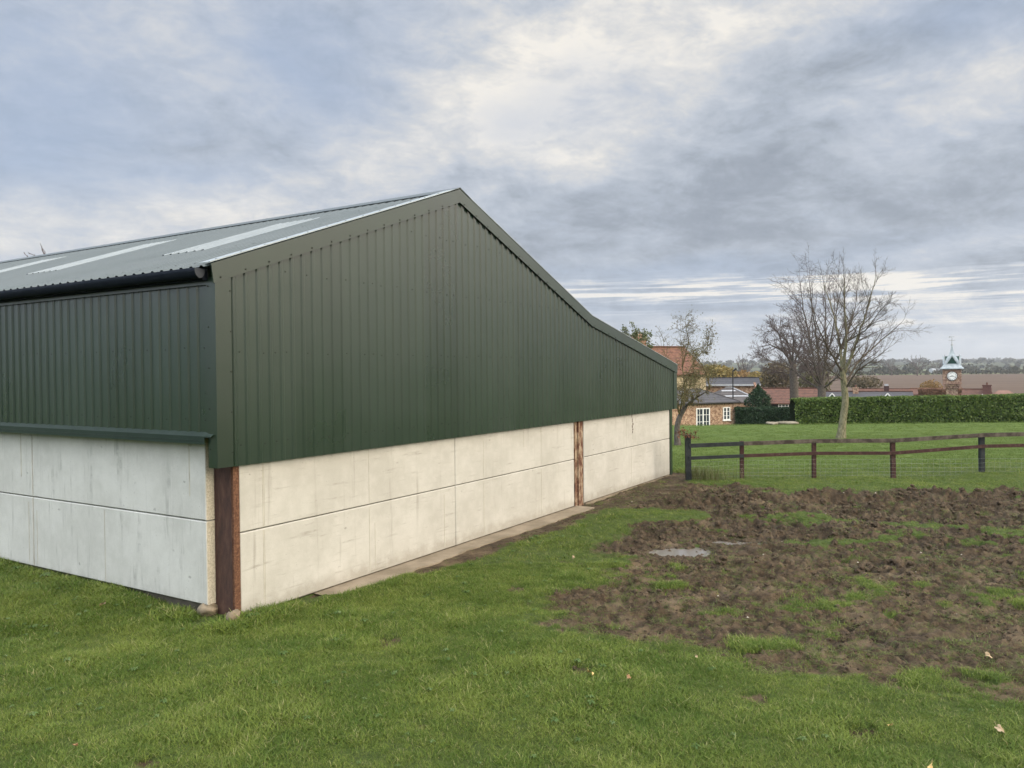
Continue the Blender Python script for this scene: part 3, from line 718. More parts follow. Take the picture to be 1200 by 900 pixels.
# ---------------------------------------------------------------- fence
m_fwood, nt, b, v = mat('weathered_brown_timber', .9, .2)
fn = noise(nt, vmap(nt, v, (3, 3, 3)), 3.0, 6, .7)
setc(nt, b, ramp(nt, fn, [(.3, (.030, .016, .014)), (.55, (.060, .030, .026)), (.75, (.11, .085, .07))])); bump(nt, b, noise(nt, v, 40, 4), .4, .01)
m_fdark = simple('dark_stained_timber', (.014, .017, .018), (.030, .034, .036), scale=6, rough=.85, bm=.3, bscale=40)
m_frail = simple('old_rail_timber', (.040, .030, .024), (.115, .095, .075), scale=5, rough=.9, bm=.3, bscale=40)
m_wire = simple('galvanised_wire', (.20, .22, .20), (.30, .32, .30), rough=.6, metallic=0)
PX = [(801, 1.34, .15, m_fdark), (867, 1.115, .105, m_fwood), (953, 1.145, .105, m_fwood), (1047, 1.150, .115, m_fwood), (1153, 1.277, .125, m_fdark), (1275, 1.33, .12, m_fwood)]
PB = []
for i, (px, zt, w, m) in enumerate(PX):
    p = gz(px, 560.0, 0) if px < 1160 else np.array([16.75, 22.7, 0]); p = np.array([p[0], [22.6, 22.95, 22.95, 22.84, 22.75, 22.65][i], 0]); PB.append(p)
fence = empty('post_and_rail_fence', tuple(PB[0]), label='low post and rail paddock fence with two weathered rails and wire netting', cat='fence')
f0 = PB[0]
for i, (p, (px, zt, w, m)) in enumerate(zip(PB, PX)):
    mb = MB(); q = p-f0; lean = [.02, .0, .0, .03, .02, 0][i]; zb = -.3
    mb.prism([(q[0]-w/2, q[1]-w/2, zb), (q[0]+w/2, q[1]-w/2, zb), (q[0]+w/2, q[1]+w/2, zb), (q[0]-w/2, q[1]+w/2, zb)], (-lean, 0, zt-zb))
    o = mb.build('post', m, fence)
    if i == 0: settag(o, 'taller thicker black end post')
tops = [1.03, 1.045, 1.10, 1.10, 1.245, 1.29]; lows = [.67, .685, .74, .735, .92, .97]
for i in range(5):
    for zz, th, mm in ((tops, .115, m_fdark if i == 0 else m_frail), (lows, .095, m_fdark if i == 0 else m_fwood)):
        a = PB[i]-f0; c = PB[i+1]-f0
        mb = MB(); off = -.085
        mb.bar((a[0]-.03*(i > 0), a[1]+off+.0*i, zz[i]), (c[0]+.028, c[1]+off+.0, zz[i+1]), .045, th); mb.build('rail', mm, fence)
for i in range(5):
    mb = MB(); a = PB[i]-f0; c = PB[i+1]-f0
    for z in (.10, .20, .31, .43, .56): mb.tube([(a[0], a[1]-.075, z+.01*math.sin(i+z*9)), ((a[0]+c[0])/2, (a[1]+c[1])/2-.075, z-.015), (c[0], c[1]-.075, z)], .0022, 3, cap=False)
    n = int(np.linalg.norm(c-a)/.15)
    for k in range(1, n):
        q = a+(c-a)*k/n; mb.tube([(q[0], q[1]-.075, .03), (q[0]+.004*math.sin(k), q[1]-.078, .56)], .0018, 3, cap=False)
    mb.build('wire_netting', m_wire, fence)

# ---------------------------------------------------------------- trees
def norm(a): a = np.asarray(a, float); return a/(np.linalg.norm(a)+1e-9)
class Tree:
    def __init__(s, seed, rmin=.006): s.r = np.random.default_rng(seed); s.trunk = MB(); s.crown = MB(); s.tips = []; s.rmin = rmin
    def limb(s, p0, p1, r0, r1, mb, sides, bend=.08, n=7):
        p0, p1 = np.asarray(p0, float), np.asarray(p1, float); L = np.linalg.norm(p1-p0)
        u = np.linspace(0, 1, n)[:, None]; w = (s.r.random((n, 3))-.5)*bend*L*.55; w[0] = 0; w[-1] = 0
        arc = norm(np.cross(p1-p0, s.r.random(3)-.5))*L*bend*(s.r.random()-.5)*2
        pts = p0+(p1-p0)*u+arc*4*u*(1-u)*.5+w
        mb.tube(pts, np.linspace(r0, r1, n), sides, cap=False); return pts, np.linspace(r0, r1, n)
    def grow(s, p, d, L, r, lvl, spec):
        """recursive twig growth"""
        n = max(3, int(3+2*spec.get('seg', 1))); pts = [np.asarray(p, float)]; d = norm(d); st = L/(n-1)
        for i in range(n-1):
            d = norm(d+(s.r.random(3)-.5)*spec['wob']+np.array([0, 0, spec['trop']])); pts.append(pts[-1]+d*st)
        rr = np.linspace(r, max(r*.55, s.rmin), n); s.crown.tube(pts, rr, 4 if r > .03 else 3, cap=False)
        if lvl <= 0: s.tips.append((pts[-1], d)); s.tips.append((pts[n//2], d)); return
        s.kids(np.array(pts), rr, L, lvl, spec)
    def kids(s, pts, rr, L, lvl, spec, lo=.2):
        k = max(2, int(spec['kids']*(.75+.5*s.r.random())))
        for j in range(k):
            f = lo+(1-lo)*(j+.5+.5*(s.r.random()-.5))/k; q = f*(len(pts)-1); i = min(int(q), len(pts)-2); p = pts[i]+(pts[i+1]-pts[i])*(q-i)
            t = norm(pts[i+1]-pts[i]); a = norm(np.cross(t, s.r.random(3)-.5)); ang = R(spec['ang']*(.6+.8*s.r.random()))
            d = t*math.cos(ang)+a*math.sin(ang); d[2] += spec.get('up', .1)
            s.grow(p, d, L*spec['ratio']*(1.05-.45*f)*(.7+.6*s.r.random()), max(rr[i]*.55, s.rmin), lvl-1, spec)
        e = norm(pts[-1]-pts[-2]); s.grow(pts[-1], e, L*spec['ratio']*.75, max(rr[-1]*.8, s.rmin), lvl-1, spec)
    def leaves(s, n, size, m, spread=.2, droop=.3, name='foliage'):
        V = []; F = []; ids = s.r.integers(0, len(s.tips), n)
        for k, i in enumerate(ids):
            p = s.tips[i][0]+(s.r.random(3)-.5)*spread; a = norm(s.r.random(3)-.5); c = norm(np.cross(a, s.r.random(3)-.5)); q = size*(.6+.8*s.r.random())
            V += [p-a*q, p+c*q*.45, p+a*q, p-c*q*.45]; F.append((4*k, 4*k+1, 4*k+2, 4*k+3))
        return np.array(V), np.array(F)
    def finish(s, name, base, label, cat, mt, mc, leaf=None, group=None):
        root = empty(name, tuple(base), label=label, cat=cat, group=group); B = np.asarray(base)
        for nm, mb, m in (('trunk', s.trunk, mt), ('crown', s.crown, mc)):
            if mb.n:
                mb.v = [q-B for q in mb.v]; mb.build(nm, m, root, True)
        if leaf:
            V, F = s.leaves(*leaf[:2], None, *leaf[3:]); o = bigmesh('foliage', V-B, F, leaf[2], False); o.parent = root
        return root
def bark(name, c1, c2, sc=(6, 6, 2), s=3):
    m, nt, b, v = mat(name, .95, .15); n = noise(nt, vmap(nt, v, sc), s, 5, .65)
    setc(nt, b, mixc(nt, n.step(.35, .65), c1, c2)); bump(nt, b, n, .5, .03); return m
m_bk1 = bark('pale_green_bark', (.10, .095, .055), (.22, .20, .13))
m_tw1 = bark('grey_brown_twigs', (.065, .052, .040), (.11, .09, .07))
m_bk2 = bark('dark_grey_bark', (.060, .052, .045), (.13, .115, .10))
m_tw2 = bark('purple_grey_twigs', (.075, .058, .055), (.115, .092, .085))
m_tw3 = bark('olive_twigs', (.085, .070, .035), (.15, .12, .06))
def leafm(name, c1, c2, rough=.6, tr=.25):
    m, nt, b, v = mat(name, rough, .3); g = nt.nodes.new('ShaderNodeNewGeometry'); r = X(nt, g.outputs['Random Per Island'])
    c = mixc(nt, r, c1, c2); setc(nt, b, c)
    if tr:
        t = nt.nodes.new('ShaderNodeBsdfTranslucent'); nt.links.new(c, t.inputs[0]); mx = nt.nodes.new('ShaderNodeMixShader'); mx.inputs[0].default_value = tr
        nt.links.new(b.outputs[0], mx.inputs[1]); nt.links.new(t.outputs[0], mx.inputs[2]); nt.links.new(mx.outputs[0], nt.nodes['Material Output'].inputs[0])
    return m
def gp(px, py, Y): return at(px, py, Y)
def lawn_base(px, Y, drop=0):
    p = at(px, 500, Y); p[2] = float(base_h(np.array([p[0]]), np.array([Y]))[0])-drop; return p

# slender pale-barked tree on the lawn
def pixel_tree(name, seed, Y, base_px, trunk, limbs, radii, spec, lvl, label, cat, mt, mc, rmin, depth=.5, leaf=None, group=None, shr=.86, thin=.78, Lf=.46):
    T = Tree(seed, rmin); base = lawn_base(base_px, Y, .15)
    pts = [base]+[gp(x, y, Y+dy) for x, y, dy in trunk]
    rad = np.interp(np.linspace(0, 1, len(pts)), np.linspace(0, 1, len(radii)), radii)
    # smooth the trunk line
    P = []; Q = []
    for i in range(len(pts)-1):
        for u in (0, .33, .66): P.append(pts[i]*(1-u)+pts[i+1]*u); Q.append(rad[i]*(1-u)+rad[i+1]*u)
    P.append(pts[-1]); Q.append(rad[-1]); P = np.array(P); K = P.copy(); K[1:-1] = (P[:-2]+2*P[1:-1]+P[2:])/4; K[0] = P[0]; Q = np.array(Q)
    Q[0] *= 1.35; Q[1] *= 1.1
    T.trunk.tube(K, Q, 10, cap=False)
    for path, r0, r1 in limbs:
        x0_, y0_, _ = path[0]; q = [gp(x0_+(x-x0_)*shr, y0_+(y-y0_)*shr, Y+d) for x, y, d in path]; r0, r1 = r0*thin, r1*thin
        for i in range(len(q)-1):
            f0, f1 = i/(len(q)-1), (i+1)/(len(q)-1); last = i == len(q)-2
            pp, rr = T.limb(q[i], q[i+1], r0+(r1-r0)*f0, r0+(r1-r0)*f1, T.crown if r0 < .06 else T.trunk, 6, .05)
            L = np.linalg.norm(q[-1]-q[0]); T.kids(pp, rr, L*Lf/(.4+.6*1), lvl, dict(spec, kids=spec['kids0']/(len(q)-1)), .12 if i else .3)
    return T.finish(name, base, label, cat, mt, mc, leaf, group)
SP1 = dict(wob=.40, trop=.03, kids=5, kids0=14, ang=42, ratio=.56, up=.12, seg=1.2)
pixel_tree('bare_tree', 5, 39, 985, [(988, 490, 0), (991, 470, 0), (989, 450, 0), (987, 432, 0)],
    [([(987, 432, 0), (984, 400, .3), (976, 360, .8), (962, 318, 1.0)], .10, .018), ([(988, 434, 0), (992, 395, -.3), (990, 345, -.4), (989, 305, -.2)], .11, .018),
     ([(988, 440, 0), (1003, 405, -.5), (1018, 360, -.8), (1032, 308, -1.0)], .10, .018), ([(989, 450, 0), (1010, 418, .6), (1040, 390, 1.2), (1068, 366, 1.5)], .075, .014),
     ([(990, 456, 0), (1008, 430, -.8), (1030, 415, -1.2), (1052, 398, -1.5)], .06, .012), ([(987, 436, 0), (968, 405, -.9), (952, 370, -1.5), (944, 340, -1.9)], .07, .013),
     ([(985, 415, .2), (1000, 372, 1.2), (1008, 325, 1.6)], .06, .013), ([(989, 448, 0), (970, 430, -.6), (955, 405, -1.2)], .05, .012), ([(992, 400, -.3), (1018, 385, -1.6), (1045, 350, -2.0)], .05, .012)],
    [.21, .17, .16, .15, .12], SP1, 3, 'slender leafless tree with a pale crooked trunk standing on the lawn behind the fence', 'tree', m_bk1, m_tw1, .0042)
# broad dark trees beyond the hedge
SP2 = dict(wob=.46, trop=.0, kids=5, kids0=14, ang=46, ratio=.58, up=.08, seg=1.2)
pixel_tree('bare_tree', 8, 74, 963, [(963, 478, 0), (963, 458, 0), (962, 445, 0)],
    [([(962, 452, 0), (950, 405, 1), (938, 350, 1), (934, 312, 1)], .16, .025), ([(962, 452, 0), (958, 400, -1), (950, 345, -1.5), (946, 303, -1)], .16, .025), ([(963, 452, 0), (970, 405, 0), (968, 350, 1), (966, 310, 1)], .15, .025),
     ([(963, 455, 0), (982, 420, 1.5), (998, 380, 2), (1006, 345, 2)], .14, .025), ([(962, 454, 0), (945, 428, -2), (922, 400, -2.5), (908, 378, -2.5)], .13, .025), ([(963, 457, 0), (990, 435, -2), (1015, 415, -2), (1032, 404, -2)], .11, .022),
     ([(962, 457, 0), (938, 442, 1.5), (920, 425, 2), (902, 406, 2)], .11, .022), ([(962, 450, 0), (948, 395, 2.5), (926, 348, 3)], .13, .025), ([(963, 450, 0), (975, 395, -2), (984, 345, -2.5), (986, 315, -2.5)], .13, .022), ([(962, 452, 0), (952, 420, -3), (932, 370, -3.5)], .11, .022)],
    [.46, .40, .36, .30], SP2, 3, 'tall spreading leafless tree with a dark trunk behind the clipped hedge', 'tree', m_bk2, m_tw2, .0085)
pixel_tree('bare_tree', 12, 84, 931, [(931, 470, 0), (930, 445, 0), (929, 425, 0)],
    [([(929, 428, 0), (915, 408, 0), (898, 400, 0), (880, 404, 0)], .17, .03), ([(929, 426, 0), (920, 395, 1), (905, 380, 1.5), (890, 384, 2)], .16, .028), ([(929, 425, 0), (930, 395, 0), (924, 374, 0)], .15, .028),
     ([(930, 428, 0), (940, 400, -1), (946, 380, -1)], .14, .028), ([(930, 432, 0), (948, 415, 2), (965, 402, 2)], .12, .025), ([(929, 432, 0), (910, 425, -2), (884, 418, -3)], .12, .025), ([(929, 430, 0), (912, 392, -2), (906, 374, -2)], .12, .025), ([(930, 440, 0), (915, 436, 2), (895, 432, 3)], .09, .02), ([(930, 438, 0), (950, 432, -2), (968, 428, -3)], .09, .02)],
    [.56, .46, .42, .33], SP2, 3, 'old leafless tree with the thickest trunk, left of the tall spreading one', 'tree', m_bk2, m_tw2, .0095)
# small old fruit tree by the end of the barn, still carrying some leaves
m_oleaf = leafm('sparse_olive_leaves', (.085, .085, .030), (.19, .18, .085))
SP3 = dict(wob=.6, trop=-.01, kids=5, kids0=11, ang=55, ratio=.60, up=.05, seg=1.6)
pixel_tree('old_fruit_tree', 21, 37, 794, [(793, 500, 0), (797, 487, 0), (803, 477, -.1)],
    [([(803, 477, 0), (815, 466, -.5), (832, 456, -.8)], .095, .04), ([(832, 456, -.8), (828, 437, -1), (818, 418, -1), (806, 408, -1)], .05, .014), ([(800, 480, 0), (803, 455, .6), (800, 425, .8), (798, 388, .5)], .075, .014), ([(800, 455, .6), (812, 425, 1), (822, 408, 1.2)], .045, .012),
     ([(797, 487, 0), (790, 460, -.6), (784, 430, -1), (775, 395, -1)], .075, .014), ([(799, 430, .8), (808, 395, .6), (803, 368, .3)], .035, .010), ([(790, 450, .6), (770, 425, 1), (752, 400, 1)], .05, .012), ([(800, 470, .4), (812, 445, .8), (830, 432, 1.4)], .05, .012),
     ([(818, 418, -1), (830, 405, -1), (834, 385, -1.2)], .025, .009), ([(802, 440, .6), (818, 436, 0), (838, 428, .2)], .035, .010), ([(797, 482, 0), (800, 462, -.6), (812, 448, -.8)], .05, .012)],
    [.15, .13, .12, .105], SP3, 3, 'small crooked fruit tree with sparse olive leaves beside the far end of the barn', 'tree', m_bk2, m_tw3, .006, leaf=(4200, .034, m_oleaf, .55))
m_sleaf = leafm('grey_green_leaves', (.075, .095, .040), (.17, .19, .10))
SP4 = dict(wob=.3, trop=.12, kids=4, kids0=7, ang=40, ratio=.55, up=.15, seg=1)
pixel_tree('leafy_shrub', 31, 30, 745, [(745, 480, 0), (744, 440, 0)], [([(744, 440, 0), (738, 410, .3), (732, 388, .3)], .04, .01), ([(744, 440, 0), (746, 410, 0), (742, 384, 0)], .04, .01), ([(744, 440, 0), (752, 414, -.3), (753, 392, -.3)], .04, .01), ([(744, 440, 0), (760, 420, .3), (762, 395, .4)], .04, .01)],
    [.07, .06, .05], SP4, 2, 'grey-green leafy shrub whose top shows above the sloping verge of the barn', 'shrub', m_bk2, m_tw3, .006, leaf=(2600, .045, m_sleaf, .18))
pixel_tree('bare_tree', 41, 34, 48, [(48, 420, 0), (48, 340, 0)], [([(48, 340, 0), (49, 312, 0), (52, 299, 0), (48.5, 289, 0)], .05, .012), ([(49, 304, 0), (44, 301, .2), (34, 296.5, .3)], .02, .010), ([(48, 318, 0), (36, 305, 0), (29, 297, 0)], .02, .009), ([(51, 300, 0), (53, 296, .2), (50.5, 292, .2)], .014, .009), ([(48, 335, 0), (60, 325, 0), (70, 318, .3)], .03, .01)],
    [.16, .12, .06], dict(wob=.3, trop=.1, kids=1, kids0=1, ang=35, ratio=.25, up=.2), 0, 'leafless tree behind the barn with only its topmost twigs showing over the ridge', 'tree', m_bk2, m_tw2, .010, shr=1.0, thin=1.0)

# dried climber on the end post
T = Tree(51, .003); pb = np.array([PB[0][0]-.02, PB[0][1], 1.30])
for i in range(16):
    a = i*2.4; T.grow(pb+np.array([.05*math.cos(a), .05*math.sin(a), 0]), (math.cos(a), math.sin(a)*.7, .7), .22, .006, 1, dict(wob=.8, trop=-.12, kids=2, ang=50, ratio=.6, up=.1))
m_dry = leafm('dry_russet_leaves', (.10, .035, .02), (.20, .09, .045))
T.finish('dried_climber', pb, 'tuft of dried russet leaves on top of the black end post of the fence', 'plant', m_tw1, m_tw1, (160, .035, m_dry, .10))
# tall dead grass round the end post
V = []; Fq = []; k = 0
for i in range(420):
    x0 = PB[0][0]+.1+abs(rng.normal())*.55; y0 = PB[0][1]+rng.normal()*.14; h = .22+.3*rng.random(); a = rng.random()*6.28; d = np.array([math.cos(a), math.sin(a), 0]); w = np.array([-d[1], d[0], 0])*.004
    p = np.array([x0, y0, height_at(x0, y0)-.02]); q = p+d*h*.15+np.array([0, 0, h*.6]); e = p+d*h*.5+np.array([0, 0, h*.9])
    V += [p-w, p+w, q-w, q+w, e-w*.3, e+w*.3]; Fq += [(k, k+1, k+3, k+2), (k+2, k+3, k+5, k+4)]; k += 6
m_dead = leafm('straw_grass', (.16, .15, .07), (.10, .13, .04))
bigmesh('dead_grass', np.array(V), np.array(Fq), m_dead, False, kind='stuff')

# ---------------------------------------------------------------- hedges
def hedge(name, x0, x1, y0, y1, z0, z1, seed, m_in, m_leaf, n, size, label, slope=0, cat='hedge', mtop=None):
    root = empty(name, ((x0+x1)/2, y0, z0), label=label, cat=cat); B = np.array([(x0+x1)/2, y0, z0])
    r = np.random.default_rng(seed); nx_ = int((x1-x0)/.25)+1; prof = [(0, 0), (0, .33), (0, .66), (0, .94), (.08, 1), (.5, 1.01), (.92, 1), (1, .94), (1, .4), (1, 0)]
    xs = np.linspace(x0, x1, nx_); V = np.zeros((nx_, len(prof), 3))
    for j, (u, w) in enumerate(prof):
        zt = z1+slope*(xs-x0)
        V[:, j, 0] = xs; V[:, j, 1] = y0+(y1-y0)*u+(fbm(xs*1.2, w*3+u*5+0*xs, seed)-.5)*.30; V[:, j, 2] = z0+(zt-z0)*w+(fbm(xs*.9, u*3+0*xs, seed+2)-.5)*.24*w
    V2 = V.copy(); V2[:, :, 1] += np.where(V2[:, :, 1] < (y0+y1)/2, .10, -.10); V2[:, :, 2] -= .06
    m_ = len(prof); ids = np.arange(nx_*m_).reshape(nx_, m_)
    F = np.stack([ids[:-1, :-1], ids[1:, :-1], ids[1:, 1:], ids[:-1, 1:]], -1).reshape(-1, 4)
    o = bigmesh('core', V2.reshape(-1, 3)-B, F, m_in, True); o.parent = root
    # leaves over the front, top and ends
    a = r.random(n)*(nx_-1.001); c = r.random(n)**1.0*5.999; i = a.astype(int); j = c.astype(int); fu = (a-i)[:, None]; fv = (c-j)[:, None]
    P = (V[i, j]*(1-fu)+V[i+1, j]*fu)*(1-fv)+(V[i, j+1]*(1-fu)+V[i+1, j+1]*fu)*fv
    P += (r.random((n, 3))-.5)*np.array([.2, .16, .10])
    d1 = r.normal(size=(n, 3)); d1 /= np.linalg.norm(d1, axis=1)[:, None]; d2 = np.cross(d1, r.normal(size=(n, 3))); d2 /= np.linalg.norm(d2, axis=1)[:, None]
    s = size*(.5+1.0*r.random(n))[:, None]; W = np.stack([P-d1*s, P+d2*s*.55, P+d1*s, P-d2*s*.55], 1).reshape(-1, 3)
    o = bigmesh('foliage', W-B, np.arange(4*n).reshape(n, 4), m_leaf, False); o.parent = root
    return root
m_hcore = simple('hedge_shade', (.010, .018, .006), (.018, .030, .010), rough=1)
m_hleaf = leafm('laurel_leaf', (.034, .075, .013), (.135, .190, .042), .45, .25)
m_hdark = leafm('dark_yew_leaf', (.010, .028, .012), (.026, .055, .022), .7, .1)
pa = at(933, 494, 61); pz = base_h(np.array([pa[0]]), np.array([61.]))[0]
zt0 = at(933, 468.5, 61)[2]; xe = at(1215, 468, 61)[0]; zt1 = at(1200, 463.5, 61)[2]; 
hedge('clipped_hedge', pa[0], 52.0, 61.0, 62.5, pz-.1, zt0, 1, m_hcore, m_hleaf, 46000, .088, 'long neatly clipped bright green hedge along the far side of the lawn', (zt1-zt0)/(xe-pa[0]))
p0 = at(862, 494, 66); p1 = at(936, 480, 66)
hedge('low_dark_hedge', p0[0], p1[0]+1, 66, 67.2, at(862, 500, 66)[2], at(880, 478.5, 66)[2], 2, m_hcore, m_hdark, 9000, .07, 'low dark green hedge between the brick cottage and the long clipped hedge')

# generic clump: leaves through an ellipsoid volume
def clump(name, c, rx, ry, rz, n, size, m, seed, label=None, cat=None, group=None, kind=None, parent=None, stemm=None, flat=0, cone=False):
    r = np.random.default_rng(seed); d = r.normal(size=(n, 3)); d /= np.linalg.norm(d, axis=1)[:, None]; q = (r.random(n)**.45)[:, None]
    lump = .78+.45*fbm(d[:, 0]*1.8+seed, d[:, 2]*1.8+d[:, 1]*1.3, seed, 3)[:, None]
    P = d*q*lump*np.array([rx, ry, rz])
    if cone: P[:, :2] *= (1.05-.95*np.clip((P[:, 2:]+rz)/(2*rz), 0, 1))*1.35
    if flat: P[:, 2] = np.maximum(P[:, 2], -rz*flat)
    d1 = r.normal(size=(n, 3)); d1 /= np.linalg.norm(d1, axis=1)[:, None]; d2 = np.cross(d1, r.normal(size=(n, 3))); d2 /= np.linalg.norm(d2, axis=1)[:, None]
    s = size*(.5+r.random(n))[:, None]; W = np.stack([P-d1*s, P+d2*s*.5, P+d1*s, P-d2*s*.5], 1).reshape(-1, 3)
    o = bigmesh(name, W, np.arange(4*n).reshape(n, 4), m, False); o.location = tuple(c)
    if parent: o.parent = parent
    return settag(o, label, cat, group, kind)
def bush(name, px, pyt, pyb, wpx, Y, n, size, m, seed, label, cat='bush', group=None, cone=False, stem=True):
    top = at(px, pyt, Y); bot = at(px, pyb, Y); h = top[2]-bot[2]; rx = wpx/2*Y/F_PX
    gzv = float(base_h(np.array([bot[0]]), np.array([float(Y)]))[0])
    root = empty(name, (bot[0], Y, gzv), label=label, cat=cat, group=group)
    clump('crown', (0, 0, bot[2]+h/2-gzv), rx, rx*.8, h/2*1.05, n, size, m, seed, parent=root, cone=cone)
    mb = MB(); hh = bot[2]+h/2-gzv
    for i in range(5):
        a = i*1.26; mb.tube([(.05*math.cos(a), .05*math.sin(a), -.1), (rx*.25*math.cos(a), rx*.25*math.sin(a), hh*.5), (rx*.5*math.cos(a), rx*.5*math.sin(a), hh)], [.10, .07, .03], 5)
    mb.build('trunk', m_bk2, root, True); return root
m_yel = leafm('yellow_willow_leaves', (.19, .15, .045), (.28, .21, .07)); m_och = leafm('ochre_leaves', (.20, .12, .045), (.28, .18, .07)); m_red = leafm('russet_beech_leaves', (.21, .12, .08), (.30, .18, .12)); m_brn = leafm('brown_twig_haze', (.095, .075, .045), (.15, .12, .075))
m_olv = leafm('olive_bush_leaves', (.075, .075, .03), (.13, .12, .05))
YW = 'yellow autumn trees beyond the slate roofs'
bush('autumn_tree', 838, 428, 452, 50, 170, 2600, .34, m_yel, 1, 'yellow-olive autumn tree just right of the red house gable, leftmost of the row', 'tree', YW)
bush('autumn_tree', 868, 436, 452, 34, 175, 1400, .34, m_och, 2, 'ochre autumn tree directly behind the black lamp post', 'tree', YW)
bush('autumn_tree', 890, 436, 453, 30, 165, 1300, .34, m_yel, 3, 'yellowish autumn tree right of the lamp post above the slate roof', 'tree', YW)
bush('autumn_tree', 858, 437, 452, 26, 190, 900, .34, m_olv, 4, 'low olive tree left of the lamp post, between taller yellow trees', 'tree', YW)
bush('brown_bush', 912, 424, 462, 44, 105, 2400, .18, m_brn, 5, 'large brown twiggy bush left of the thickest tree trunk', 'bush')
bush('brown_bush', 955, 430, 464, 40, 120, 1800, .2, m_olv, 6, 'olive brown bush behind the trunk of the tall spreading tree', 'bush')
bush('brown_bush', 1012, 441, 456, 44, 130, 1500, .2, m_brn, 7, 'brown bush behind the red ridge tiles, right of the slender tree', 'bush')
bush('topiary_yew', 889, 451, 482, 36, 69, 3800, .085, m_hdark, 8, 'very dark green cone-shaped yew right of the slate lean-to roof', 'shrub', cone=True)
bush('round_bush', 1091, 446, 466, 28, 126, 1800, .15, m_och, 9, 'rounded orange-brown bush left of the clock tower', 'bush')
pa = at(1072, 456, 120); pb2 = at(1129, 456, 120)
hedge('beech_hedge', pa[0], pb2[0], 120, 121.8, at(1072, 474, 120)[2], pa[2]-.05, 7, simple('beech_shade', (.16, .095, .07), (.22, .13, .095)), m_red, 12000, .18, 'russet brown beech hedge left of the clock tower base')

# ---------------------------------------------------------------- stone edging and garden wall
m_slab = simple('pale_rockery_stone', (.12, .105, .075), (.25, .22, .165), scale=3, rough=.95, bm=.5, bscale=8)
for i, (px, w, ht, lab) in enumerate(((905, .95, .13, 'pale flat rockery stone at the lawn edge in front of the low dark hedge'), (923, .9, .15, 'pale flat rockery stone at the lawn edge beside the end of the clipped hedge'))):
    p = at(px, 493, 60.6); z = base_h(np.array([p[0]]), np.array([60.6]))[0]
    rock('rockery_stone', (p[0], 60.6, z+.06), 1, (w, .5, ht), 11+i, m_slab, label=lab, cat='stone')

# ---------------------------------------------------------------- brick, slate, tile
def brick(name, c1, c2, mort, scale=1.0, bw=.24, rh=.085):
    m, nt, b, v = mat(name, .9, .2); p = sep(nt, v)
    br = nt.nodes.new('ShaderNodeTexBrick'); nt.links.new(comb(nt, p[0]+p[1], p[2], 0.0), br.inputs['Vector'])
    br.inputs['Scale'].default_value = scale; br.inputs['Brick Width'].default_value = bw; br.inputs['Row Height'].default_value = rh; br.inputs['Mortar Size'].default_value = .012
    br.inputs['Color1'].default_value = (*c1, 1); br.inputs['Color2'].default_value = (*c2, 1); br.inputs['Mortar'].default_value = (*mort, 1)
    n = noise(nt, vmap(nt, v, (2.6, 2.6, 6)), 1, 4, .8)
    setc(nt, b, mixc(nt, n.step(.40, .58)*.8, br.outputs['Color'], mixc(nt, noise(nt, v, 4.3, 3, .7).step(.45, .55), (.10, .048, .032), (.46, .34, .24)))); return m
m_brick = brick('mottled_brick', (.24, .12, .07), (.34, .19, .12), (.38, .32, .25))
m_brickr = brick('red_brick', (.22, .085, .055), (.29, .12, .08), (.30, .25, .2))
m_stonew = brick('pale_stone_wall', (.40, .33, .22), (.48, .41, .29), (.36, .30, .22), 1, .4, .2)
def roofm(name, c1, c2, pitch, rough=.75):
    m, nt, b, v = mat(name, rough, .3); p = sep(nt, v)
    w = (p[2]*(6.283/pitch)).f('SINE'); n = noise(nt, v, 2.6, 5, .75); n2 = noise(nt, vmap(nt, v, (4, 4, 10)), 1, 3)
    setc(nt, b, mixc(nt, (n*.7+n2*.4+w*.05).step(.35, .75), c1, c2)); bump(nt, b, w, .25, .02); return m
m_slate = roofm('slate', (.036, .035, .040), (.075, .072, .078), .2, .6)
m_slateb = roofm('weathered_slate', (.055, .048, .048), (.105, .093, .090), .2, .7)
m_pant = roofm('red_pantile', (.065, .028, .019), (.185, .085, .052), .3)
m_pantd = roofm('old_red_tile', (.060, .032, .024), (.145, .068, .048), .3)
m_white = simple('white_paint', (.70, .71, .70), (.80, .80, .79), rough=.5); m_lead = simple('pale_lead_flashing', (.34, .35, .37), (.46, .47, .49), rough=.5)
m_glass, nt, b, v = mat('window_glass', .06, .6, (.035, .045, .055)); m_black = simple('black_iron', (.012, .012, .013), (.02, .02, .022), rough=.5)
m_rend = simple('cream_render', (.33, .27, .165), (.46, .38, .25), scale=1.2, rough=.95); m_dgreen = simple('dark_green_paint', (.010, .040, .030), (.015, .055, .042), rough=.5)
